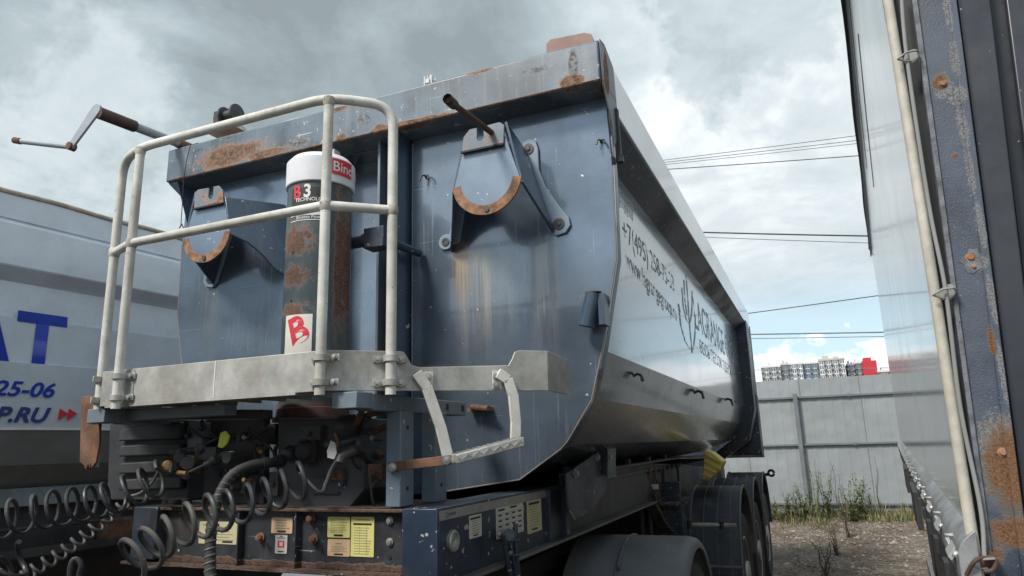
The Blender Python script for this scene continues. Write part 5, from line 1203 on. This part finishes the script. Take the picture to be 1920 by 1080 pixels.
# corner: ivory rod, tie cable in eyelets, pitted frame, navy panels
YP = 1.42
b = MB(); b.tube([atR(1655, -60, y=YP), atR(1668, 20, y=YP), atR(1748, 520, y=YP), atR(1800, 860, y=YP), atR(1828, 1040, y=YP), atR(1838, 1110, y=YP)], .0092, 18); b.build('corner_rod', M_['pole'], RTR)
b = MB(); p0 = atR(1680, -40, y=YP); p1 = atR(1715, -40, y=YP); q0 = atR(1850, 1110, y=YP); q1 = atR(1862, 1110, y=YP)
b.prism([atR(1662, -60, y=YP + .03), atR(1730, -60, y=YP + .03), atR(1875, 1120, y=YP + .03), atR(1838, 1120, y=YP + .03)], (0, .01, 0)); b.build('gap_strip', M_['tarp'], RTR)  # dark sheet filling the black gap between rod and frame
b = MB(); b.tube(bez([atR(1688, -40, y=YP - .01), atR(1700, 105, y=YP - .014), atR(1741, 380, y=YP - .01), atR(1773, 545, y=YP - .014), atR(1800, 760, y=YP - .01), atR(1838, 950, y=YP - .012), atR(1846, 1045, y=YP - .02)], 8), .0034, 10); b.build('tie_cable', M_['cable'], RTR)
b = MB(); b.prism([atR(1702, -60, y=YP - .002), atR(1712, -60, y=YP - .002), atR(1872, 1120, y=YP - .002), atR(1862, 1120, y=YP - .002)], (0, .03, 0)); b.build('frame_lip', M_['frameworn'], RTR, bevel=.001)
fr = MB(); fr.prism([atR(1711, -60, y=YP + .004), atR(1783, -60, y=YP + .004), atR(1935, 1120, y=YP + .004), atR(1870, 1120, y=YP + .004)], (0, .05, 0)); 
def _sp(px, py, rx, rz, k): c_ = atR(px, py, y=YP + .004); return (tuple(c_), (rx, .1, rz), k)
M_['frame'] = mat('rust_pitted_blue_frame', (.040, .054, .080), .42, var=.35, vscale=14, rust=.13, rscale=70, chips=.5, chipcol=(.22, .26, .30), dirt=.5, dirtcol=(.11, .13, .16), bump=.7, bscale=400, rustcol=(.20, .10, .05),
    spots=(_sp(1762, 155, .014, .020, 2.6), _sp(1790, 292, .006, .006, 2.0), _sp(1822, 500, .008, .008, 2.0), _sp(1900, 880, .050, .085, 2.2), _sp(1905, 1000, .045, .03, 2.2), _sp(1860, 640, .006, .03, 3.0), _sp(1848, 1040, .03, .02, 2.4)),
    pale=(_sp(1776, 20, .007, .05, 3.0), _sp(1790, 110, .009, .05, 3.0), _sp(1795, 180, .022, .022, 2.5), _sp(1806, 240, .010, .05, 3.0), _sp(1818, 320, .008, .06, 3.0), _sp(1838, 420, .008, .06, 3.0), _sp(1830, 492, .022, .022, 2.0), _sp(1860, 560, .007, .06, 3.0), _sp(1880, 700, .008, .07, 3.0), _sp(1885, 860, .055, .09, 2.5), _sp(1768, 165, .02, .03, 2.5)))
fo = fr.build('front_frame', M_['frame'], RTR, bevel=.0015)
b = MB(); b.prism([atR(1770, -60, y=YP), atR(1786, -60, y=YP), atR(1940, 1120, y=YP), atR(1921, 1120, y=YP)], (0, .05, 0)); b.build('worn_edge', M_['frame'], fo, bevel=.0015)
b = MB()
for px, py, r in ((1768, 157, .006), (1820, 482, .006), (1880, 848, .0055), (1826, 500, .003)): b.lathe(atR(px, py, y=YP + .004), (0, -1, 0), [(-.001, r * 1.5), (.001, r * 1.4), (.0015, r), (.004, r * .8)], 14)
b.build('rusty_rivet', M_['rimrust'], fo)
b = MB()
for px, py, r in ((1824, 488, .017),): 
    c = atR(px, py, y=YP + .004); pts = []
    for k in range(18): a = k * 20; rr2 = r * (.75 + .4 * rnd3.random()); pts.append(c + Vector((math.cos(math.radians(a)) * rr2, -.0002, math.sin(math.radians(a)) * rr2 * 1.3)))
    b.prism(pts, (0, -.0008, 0))
b.build('bare_patch', M_['frameworn'], fo)
b = MB(); b.prism([atR(1786, -60, y=YP + .02), atR(1850, -60, y=YP + .02), atR(1990, 1120, y=YP + .02), atR(1940, 1120, y=YP + .02)], (0, .02, 0)); 
b.prism([atR(1846, -60, y=YP + .06), atR(1884, -60, y=YP + .06), atR(2040, 1120, y=YP + .06), atR(1990, 1120, y=YP + .06)], (0, .02, 0))
b.prism([atR(1878, -60, y=YP + .03), atR(2600, -60, y=YP + .03), atR(2900, 1120, y=YP + .03), atR(2030, 1120, y=YP + .03)], (0, .02, 0)); b.build('front_panel', M_['navypanel'], RTR, bevel=.003)
def eyelet(px, py, rust=False, s=1.0):
    c = atR(px, py, y=YP - .012); b = MB()
    pts = [c + Vector((math.cos(a) * .0135 * s, 0, math.sin(a) * .0135 * s + .004 * math.cos(a) * s)) for a in [math.radians(k * 24 + 10) for k in range(15)]]
    b.prism(pts, (.0, .003, 0)); o = b.build('eyelet', M_['rust'] if rust else M_['cable'], RTR, bevel=.0005); b = MB()
    b.tube([c + Vector((-.024 * s, -.012, -.004 * s)), c + Vector((-.008 * s, -.014, .004 * s)), c + Vector((.008 * s, -.010, .005 * s)), c + Vector((.012 * s, -.002, .004 * s))], .0021, 7)
    b.tube([c + Vector((-.024 * s, -.012, -.004 * s)), c + Vector((-.010 * s, -.006, -.010 * s)), c + Vector((-.002 * s, -.002, -.010 * s))], .0019, 7); b.build('eyelet_hook', M_['cable'], o)
eyelet(1709, 106); eyelet(1777, 548); eyelet(1852, 1052, True, 1.1)
b = MB(); b.tube(bez([atR(1812, 1078, y=YP - .02), atR(1828, 1052, y=YP - .03), atR(1850, 1045, y=YP - .02), atR(1868, 1050, y=YP - .02), atR(1862, 1068, y=YP - .02), atR(1846, 1072, y=YP - .02)], 6), .0035, 8); b.build('cable_knot', M_['rustbrown'], RTR)
# wheels far below, hidden by the body
for yc_ in (7.0, 8.3):
    b = MB(); b.lathe((PX + .3, yc_, .6), (1, 0, 0), [(-.18, .28), (-.19, .45), (-.15, .5), (.15, .5), (.19, .45), (.18, .28), (.1, .27), (.08, .1)], 32); b.build('wheel', M_['tyre'], RTR)

# ------------------------------------------------------------------ ground
def gravel_mat():
    m = bpy.data.materials.new('gravel_ground'); m.use_nodes = True; t = m.node_tree; t.nodes.clear(); g = NT(t)
    P = g.node('ShaderNodeTexCoord').outputs['Object']
    v = g.node('ShaderNodeTexVoronoi'); g.l.new(P, v.inputs['Vector']); v.inputs['Scale'].default_value = 28
    v2 = g.node('ShaderNodeTexVoronoi'); g.l.new(P, v2.inputs['Vector']); v2.inputs['Scale'].default_value = 11
    n = g.noise(P, 1.2, 6, .65); n2 = g.noise(P, 14, 5, .7)
    stone = g.node('ShaderNodeValToRGB'); g.l.new(g.sep(v.outputs['Color'])[0], stone.inputs[0]); e = stone.color_ramp
    e.elements[0].color = (.075, .056, .042, 1); e.elements[1].color = (.27, .235, .19, 1); q_ = e.elements.new(.5); q_.color = (.15, .118, .09, 1)
    soil = g.mix(g.ramp(n2, .3, .7), (.050, .036, .026), (.135, .10, .075))
    litter = g.ramp(g.noise(P, 2.6, 6, .7), .52, .64); gy_ = g.sep(P)[1]
    soil = g.mix(g.math('MULTIPLY', litter, g.math('MULTIPLY', g.ramp(gy_, 12.6, 13.6), .8)), soil, (.14, .075, .048))
    c = g.mix(g.ramp(n, .40, .60), stone.outputs[0], soil)
    h = g.math('ADD', g.math('MULTIPLY', g.math('SUBTRACT', 1.0, v.outputs['Distance']), .8), g.math('MULTIPLY', n2, .6))
    bs = g.node('ShaderNodeBsdfPrincipled'); g.put(bs.inputs['Base Color'], c); bs.inputs['Roughness'].default_value = .9
    b = g.node('ShaderNodeBump'); b.inputs['Strength'].default_value = 1; b.inputs['Distance'].default_value = .03; g.put(b.inputs['Height'], h); g.l.new(b.outputs[0], bs.inputs['Normal'])
    o = g.node('ShaderNodeOutputMaterial'); g.l.new(bs.outputs[0], o.inputs[0]); return m
GM = gravel_mat()
b = MB()
xs2 = [-1500, -60, -12] + [-6 + i * .25 for i in range(57)] + [14, 60, 1500]; ys2 = [-1500, -30, -3] + [2 + i * .25 for i in range(61)] + [24, 80, 2500]
def gz(x, y):
    if -6 <= x <= 8 and 7 <= y <= 17: return .035 * noise.noise(Vector((x * .9, y * .9, 0))) + .03 * noise.noise(Vector((x * 2.5, y * 2.5, 3))) + (.10 * max(0, min(1, (y - 14.2) / 1.2)) if y < 17 else 0) - .05 * math.exp(-((x - .1 - .1 * math.sin(y * .7)) / .16) ** 2) - .05 * math.exp(-((x + .75 - .1 * math.sin(y * .7)) / .16) ** 2)
    return 0
b.add([(x, y, gz(x, y)) for y in ys2 for x in xs2], [(j * len(xs2) + i, j * len(xs2) + i + 1, (j + 1) * len(xs2) + i + 1, (j + 1) * len(xs2) + i) for j in range(len(ys2) - 1) for i in range(len(xs2) - 1)])
tag(b.build('ground', GM, smooth=60), 'brown gravel and soil yard', kind='structure')
rs = random.Random(21)
def stones():
    b = MB()
    for k in range(4200):
        y = 8 + 7.6 * rs.random() ** 1.0; x = rs.uniform(-1.4, 2.2); s = rs.uniform(.008, .028) * (1.6 if rs.random() < .06 else 1); z = gz(x, y)
        b.mi = 0 if rs.random() < .55 else (1 if rs.random() < .7 else 2)
        a = rs.random() * 6.28; pts = []
        for i in range(5): t = a + i * 1.257; pts.append((x + math.cos(t) * s * rs.uniform(.7, 1.3), y + math.sin(t) * s * rs.uniform(.7, 1.3), z + rs.uniform(-.002, .006)))
        top = (x + rs.uniform(-.3, .3) * s, y + rs.uniform(-.3, .3) * s, z + s * rs.uniform(.5, 1.1))
        b.add(pts + [top], [(i, (i + 1) % 5, 5) for i in range(5)])
    b.build('gravel', [mat('stone_grey', (.19, .165, .135), .85, var=.3), mat('stone_brown', (.13, .095, .068), .9, var=.4), mat('stone_light', (.30, .27, .235), .8, var=.2)], smooth=0)
    tag(bpy.data.objects['gravel'], 'loose grey and brown gravel stones between the trailers', kind='stuff')
stones()
# ------------------------------------------------------------------ vegetation by the fence
def leafmat(name, c): return mat(name, c, .6, var=.35, vscale=6, bump=.05)
LG = [leafmat('dry_olive_leaf', (.11, .13, .05)), leafmat('green_leaf', (.07, .12, .035)), leafmat('yellow_green_leaf', (.17, .18, .055)), leafmat('straw', (.24, .19, .11)), leafmat('brown_stem', (.075, .05, .04))]
def grass():
    b = MB(); rg = random.Random(4)
    for k in range(17000):
        y = 15.95 - abs(rg.gauss(0, .75)); x = rg.uniform(-2.2, 3.2)
        if y < 13.4 or (y < 15.2 and noise.noise(Vector((x * 1.4, y * 1.4, 7))) < -.02 + rg.random() * .25 - (y - 14.6) * .25): continue
        h = rg.uniform(.04, .17) * (2.2 if rg.random() < .08 else 1) * (.55 if y < 14.8 else 1); w = rg.uniform(.004, .009); a = rg.random() * 6.28; dx, dy = math.cos(a), math.sin(a); l = rg.uniform(.1, .6) * h; z = gz(x, y)
        b.mi = rg.choices([0, 1, 2, 3], [2.5, .8, 2, 4])[0]
        p = Vector((x, y, z - .01)); s = Vector((dx, dy, 0)) * w; ln = Vector((dy, -dx, 0)) * l
        b.add([p - s, p + s, p + s * .7 + ln * .4 + Vector((0, 0, h * .6)), p - s * .7 + ln * .4 + Vector((0, 0, h * .6)), p + ln + Vector((0, 0, h))], [(0, 1, 2, 3), (3, 2, 4)])
    tag(b.build('grass', LG, smooth=0), 'patchy green and straw coloured grass along the fence foot', kind='stuff')
grass()
def weed(px, pyb, h, kind, label, seed):
    rg = random.Random(seed); y = 14.4 + (975 - pyb) * -.03
    base = at(px, pyb, z=.06) if pyb > 985 else at(px, 978, y=15.3 + rg.uniform(-.3, .3)); base = Vector((base.x, base.y, gz(base.x, base.y) - .02))
    t = root('weed', label, 'weed', base); st = MB(); lv = MB(); ns = {'bush': 6, 'tall': 4, 'dry': 5, 'thin': 2}[kind]; h *= 1.25
    for s_ in range(ns):
        a = rg.random() * 6.28; sp = rg.uniform(.05, .35) * h * (.3 if kind in ('thin', 'tall') else 1); hh = h * rg.uniform(.7, 1.0)
        pts = [base + Vector((math.cos(a) * sp * t_ ** 1.3 + .02 * math.sin(t_ * 9 + s_), math.sin(a) * sp * t_ ** 1.3, hh * t_)) for t_ in [i / 8 for i in range(9)]]
        st.tube(pts, [.006 * (1 - .8 * i / 8) + .0012 for i in range(9)], 5)
        for i in range(1, 9):
            for k in range({'bush': 7, 'tall': 7, 'dry': 4, 'thin': 4}[kind]):
                p = pts[i - 1].lerp(pts[i], rg.random()); aa = rg.random() * 6.28; ll = rg.uniform(.03, .085) * (1.25 - i / 10) * (1.6 if kind == 'bush' else 1) * (.6 if kind in ('thin', 'dry') else 1); up = rg.uniform(-.2, .8)
                d = Vector((math.cos(aa), math.sin(aa), up)).normalized(); w = d.cross(Vector((0, 0, 1))).normalized() * ll * (.22 if kind != 'dry' else .35)
                if rg.random() < .4:
                    e = p + d * ll * 1.6; st.tube([p, e], [.002, .0012], 4); p = e
                lv.mi = rg.choices([0, 1, 2, 3, 4], {'bush': [3, 3, 3, .5, 0], 'tall': [3, 4, 2, 1, 0], 'dry': [0, .3, 0, 2, 4], 'thin': [1, 1, 1, 3, 2]}[kind])[0]
                lv.add([p, p + d * ll * .5 + w, p + d * ll, p + d * ll * .5 - w], [(0, 1, 2, 3)])
    st.build('stem', LG[4] if kind in ('dry', 'thin') else LG[0], t); lv.build('leaves', LG, t, smooth=0)
weed(1538, 978, 1.05, 'tall', 'tall green weed in front of the fence just right of the slanting fence post', 1)
weed(1556, 978, .85, 'bush', 'bushy yellow-green weed right of the tall green one by the fence', 2)
weed(1512, 978, .6, 'bush', 'low olive weed at the foot of the fence post', 3)
weed(1578, 978, .9, 'thin', 'thin straw-coloured stalk between the bushy weed and the reddish one', 4)
weed(1590, 1000, .75, 'dry', 'reddish-brown dried weed standing forward of the grass strip', 5)
weed(1618, 978, .75, 'bush', 'yellow-green weed near the fence with spreading thin stems', 6)
weed(1652, 978, 1.05, 'thin', 'tallest thin dry stalk near the right trailer, alone against the fence', 7)
weed(1478, 978, .45, 'bush', 'small green weed between trailer wheels and fence post', 8)
weed(1550, 1078, .45, 'dry', 'dark dried weed sprouting from the gravel nearest the camera', 9)
weed(1568, 1030, .38, 'dry', 'small dark dried weed in the gravel below the grass strip', 10)
weed(1496, 978, .5, 'tall', 'slim green weed touching the slanting fence post on its left', 31)
weed(1600, 978, .62, 'bush', 'rounded yellow-green weed between the reddish dried one and the spreading one', 32)
weed(1636, 978, .45, 'tall', 'short green weed right of the spreading one', 33)
weed(1456, 978, .40, 'tall', 'leftmost green weed beside the trailer mudguard', 12)

# ------------------------------------------------------------------ fence
FN = root('sheet_fence', 'grey corrugated sheet metal fence with posts and three rails behind the yard', 'fence', (0, 16, 0)); YFN = 16.0
ztopF = at(1600, 705, y=YFN).z
xa_, xb_ = -26.0, 26.0; pitch = .20; prof = []; x = xa_
while x < xb_:
    prof += [(x, 0), (x + .115, 0), (x + .122, -.004), (x + .188, -.004), (x + .195, 0)]; x += pitch
b = MB(); n_ = len(prof); z0f = -.1
b.add([(px_, YFN + .04 + dy, z) for z in (z0f, ztopF) for px_, dy in prof], [(i, i + 1, n_ + i + 1, n_ + i) for i in range(n_ - 1)])
b.add([(px_, YFN + .041 + dy, z) for z in (z0f, ztopF) for px_, dy in prof], [(n_ + i, n_ + i + 1, i + 1, i) for i in range(n_ - 1)])
b.build('corrugated_sheet', M_['fence'], FN, smooth=0)
b = MB()
k = -.22
for i in range(-20, 20): b.box((k + i * 1.15, YFN + .018, z0f), (k + i * 1.15 + .006, YFN + .022, ztopF))
b.build('sheet_overlap', M_['fencepost'], FN)
for z in (2.46, 1.486, .30):
    b = MB(); b.box((xa_, YFN - .02, z - .022), (xb_, YFN + .018, z + .022)); b.build('fence_rail', M_['fencepost'], FN, bevel=.004)
xp = -.315
for i in range(-8, 9):
    x = xp + i * 2.9; b = MB(); b.box((x - .042, YFN - .10, -.1), (x + .042, YFN - .021, 2.54)); b.build('fence_post', M_['fencepost'], FN, bevel=.005)
    b = MB()
    for z in (2.46, 1.486, .30): b.box((x + 1.0, YFN - .028, z - .03), (x + 1.06, YFN - .019, z + .03))
    b.build('rail_joint', M_['fencepost'], FN)
    if abs(i) < 4:
        b = MB()
        for z in (2.46, 1.486, .30):
            for q_ in range(7): b.lathe((x + .2 + q_ * .4, YFN - .021, z), (0, -1, 0), [(0, .010), (.006, .008)], 6)
        b.build('screws', M_['galv'], FN, split=False)

# ------------------------------------------------------------------ buildings on the horizon
def building(x0, x1, ytop, cols, floors, walls, win, label, depth=22, D=450, roof=True, pattern=0, cat='apartment block'):
    a = at(x0, ytop, y=D); c = at(x1, ytop, y=D); W_ = c.x - a.x; zt = a.z; t = root('apartment_block', label, cat, ((a.x + c.x) / 2, D, 0)); b = MB()
    b.box((a.x, D, 0), (c.x, D + depth, zt)); wl = b.build('wall', walls[0], t)
    fh = zt / floors; b = MB(); b2 = MB(); b3 = MB()
    for f in range(floors):
        z = f * fh
        if z + fh < 31: continue
        for k in range(cols):
            x = a.x + W_ * (k + .5) / cols; w = W_ / cols
            if (k + pattern) % 3 == 0: b3.box((x - w * .46, D - 1.2, z + fh * .08), (x + w * .46, D - .02, z + fh * .42)); b.box((x - w * .42, D - .10, z + fh * .45), (x + w * .42, D + .02, z + fh * .95))
            else: b.box((x - w * .28, D - .10, z + fh * .3), (x + w * .28, D + .02, z + fh * .8))
        b2.box((a.x - .1, D - .25, z - .18), (c.x + .1, D - .02, z + .12))
    b.build('window', win, t); b2.build('floor_band', walls[1], t); b3.build('balcony', walls[2], t)
    b = MB(); b.box((a.x + W_ * .15, D + 2, zt), (a.x + W_ * .4, D + 10, zt + 3.2)); b.box((a.x + W_ * .6, D + 3, zt), (a.x + W_ * .8, D + 9, zt + 2.4)); b.build('roof_block', walls[1], t); b = MB(); b.box((a.x - .3, D - .4, zt - .01), (c.x + .3, D + depth + .3, zt + 1.1)); b.build('roof_parapet', walls[1], t)
def pm(n, c): return mat(n, c, .8, var=.05, vscale=.1)
WG = mat('window_glass', (.10, .13, .16), .15, var=.3, vscale=.3); Wh = pm('white_facade', (.62, .62, .60)); Be = pm('beige_facade', (.46, .44, .40)); Gy = pm('grey_facade', (.24, .26, .28)); Dk = pm('slate_facade', (.13, .15, .17)); Rd = pm('red_facade', (.45, .03, .045)); Bl = pm('blue_grey_facade', (.22, .28, .34)); Pk = pm('pinkish_facade', (.42, .26, .26))
building(1427, 1463, 690, 8, 14, (Be, Wh, Gy), WG, 'beige apartment block at the left end of the distant row')
building(1463, 1480, 685, 4, 15, (Gy, Be, Dk), WG, 'narrow dark grey tower between the beige block and the white one', D=452)
building(1480, 1504, 684, 6, 15, (Wh, Wh, Bl), WG, 'white block with pale blue glazing left of the blue-grey tower')
building(1504, 1535, 683, 7, 15, (Bl, Wh, Dk), WG, 'blue-grey block with white floor lines left of the tallest white block', D=453)
building(1535, 1583, 677, 11, 16, (Wh, Be, Gy), WG, 'tallest and widest white block with grey balconies in the middle of the row', pattern=1)
building(1588, 1602, 686, 4, 14, (Dk, Gy, Gy), WG, 'small dark slate block right of the gap in the row', D=455)
building(1602, 1616, 682, 4, 14, (Gy, Wh, Dk), WG, 'grey block touching the bright red one', D=456)
a = at(1616, 677, y=450); c = at(1643, 677, y=450); t = root('apartment_block', 'bright red windowless tower near the right end of the row', 'apartment block', ((a.x + c.x) / 2, 450, 0))
b = MB(); b.box((a.x, 450, 0), (c.x, 470, a.z)); b.build('wall', Rd, t); b = MB(); b.box((a.x - .3, 449.6, a.z * .62), (c.x + .3, 449.98, a.z * .63)); b.box((a.x + 1, 452, a.z), (a.x + 5, 460, a.z + 2)); b.build('roof_parapet', Rd, t)
building(1646, 1700, 698, 9, 8, (Pk, Wh, Pk), WG, 'low pinkish block at the right end beyond the red tower', D=448)
# pale lattice mast whose head shows over the tipper rail
mp_ = at(806, 150, y=60); t = root('floodlight_mast', 'small pale mast head poking up over the dark trailer rail', 'mast', (mp_.x, 60, 0)); b = MB(); s_ = .42
for sx, sy in ((-1, -1), (1, -1), (1, 1), (-1, 1)): b.bar((mp_.x + sx * s_, 60 + sy * s_, 0), (mp_.x + sx * s_, 60 + sy * s_, mp_.z + .3), .12, .12)
z = 1.0
while z < mp_.z - .8: b.bar((mp_.x - s_, 60 - s_, z), (mp_.x + s_, 60 - s_, z + .6), .05, .05); b.bar((mp_.x - s_, 60 - s_, z + .6), (mp_.x + s_, 60 - s_, z + .62), .05, .05); z += .62
b.build('lattice', Wh, t); b = MB(); b.box((mp_.x - .42, 59.6, mp_.z - .5), (mp_.x + .10, 60.3, mp_.z)); b.box((mp_.x + .2, 59.6, mp_.z - .2), (mp_.x + .42, 60.2, mp_.z + .3)); b.tube([(mp_.x - .3, 60, mp_.z), (mp_.x - .3, 60, mp_.z + .6)], .05, 6); b.build('head', Wh, t)
# ------------------------------------------------------------------ overhead wires beyond the fence
WM = mat('dark_wire', (.05, .05, .055), .6); WM2 = mat('grey_wire', (.16, .17, .18), .6)
def wire(p0, p1, r, label, D=30, m=WM, sag=1.2):
    a = at(*p0, y=D); c = at(*p1, y=D); sl = (c.z - a.z) / (c.x - a.x); pts = []
    for i in range(41): x = -33 + 75 * i / 40; u = (x - (a.x + c.x) / 2); pts.append((x, D, a.z + (x - a.x) * sl + sag * (u / 42) ** 2))
    b = MB(); b.tube(pts, r, 6); tag(b.build('overhead_wire', m), label, 'power line', 'overhead wires crossing the sky beyond the fence')
wire((1242, 301), (1612, 254), .014, 'topmost of the three close wires high above the fence', m=WM2)
wire((1244, 305), (1612, 263), .014, 'middle one of the three close wires high above the fence', m=WM2)
wire((1246, 309), (1612, 269), .012, 'lowest of the three close wires high above the fence', m=WM2)
wire((1250, 318), (1615, 292), .018, 'single dark wire just under the bundle of three')
wire((1315, 436), (1628, 443), .030, 'thick dark wire halfway down the sky', sag=2)
wire((1320, 445), (1628, 456), .014, 'thin wire right below the thick dark one', m=WM2, sag=2)
wire((1402, 588), (1700, 547), .018, 'slanting dark wire that rises to the right above the paired wires')
wire((1412, 627), (1660, 623), .026, 'upper of the two level grey wires above the fence', m=WM2)
wire((1412, 635), (1660, 631), .014, 'lower of the two level grey wires above the fence', m=WM2)
wire((1420, 694), (1665, 690), .010, 'faint wire crossing in front of the distant apartment blocks', m=WM2)
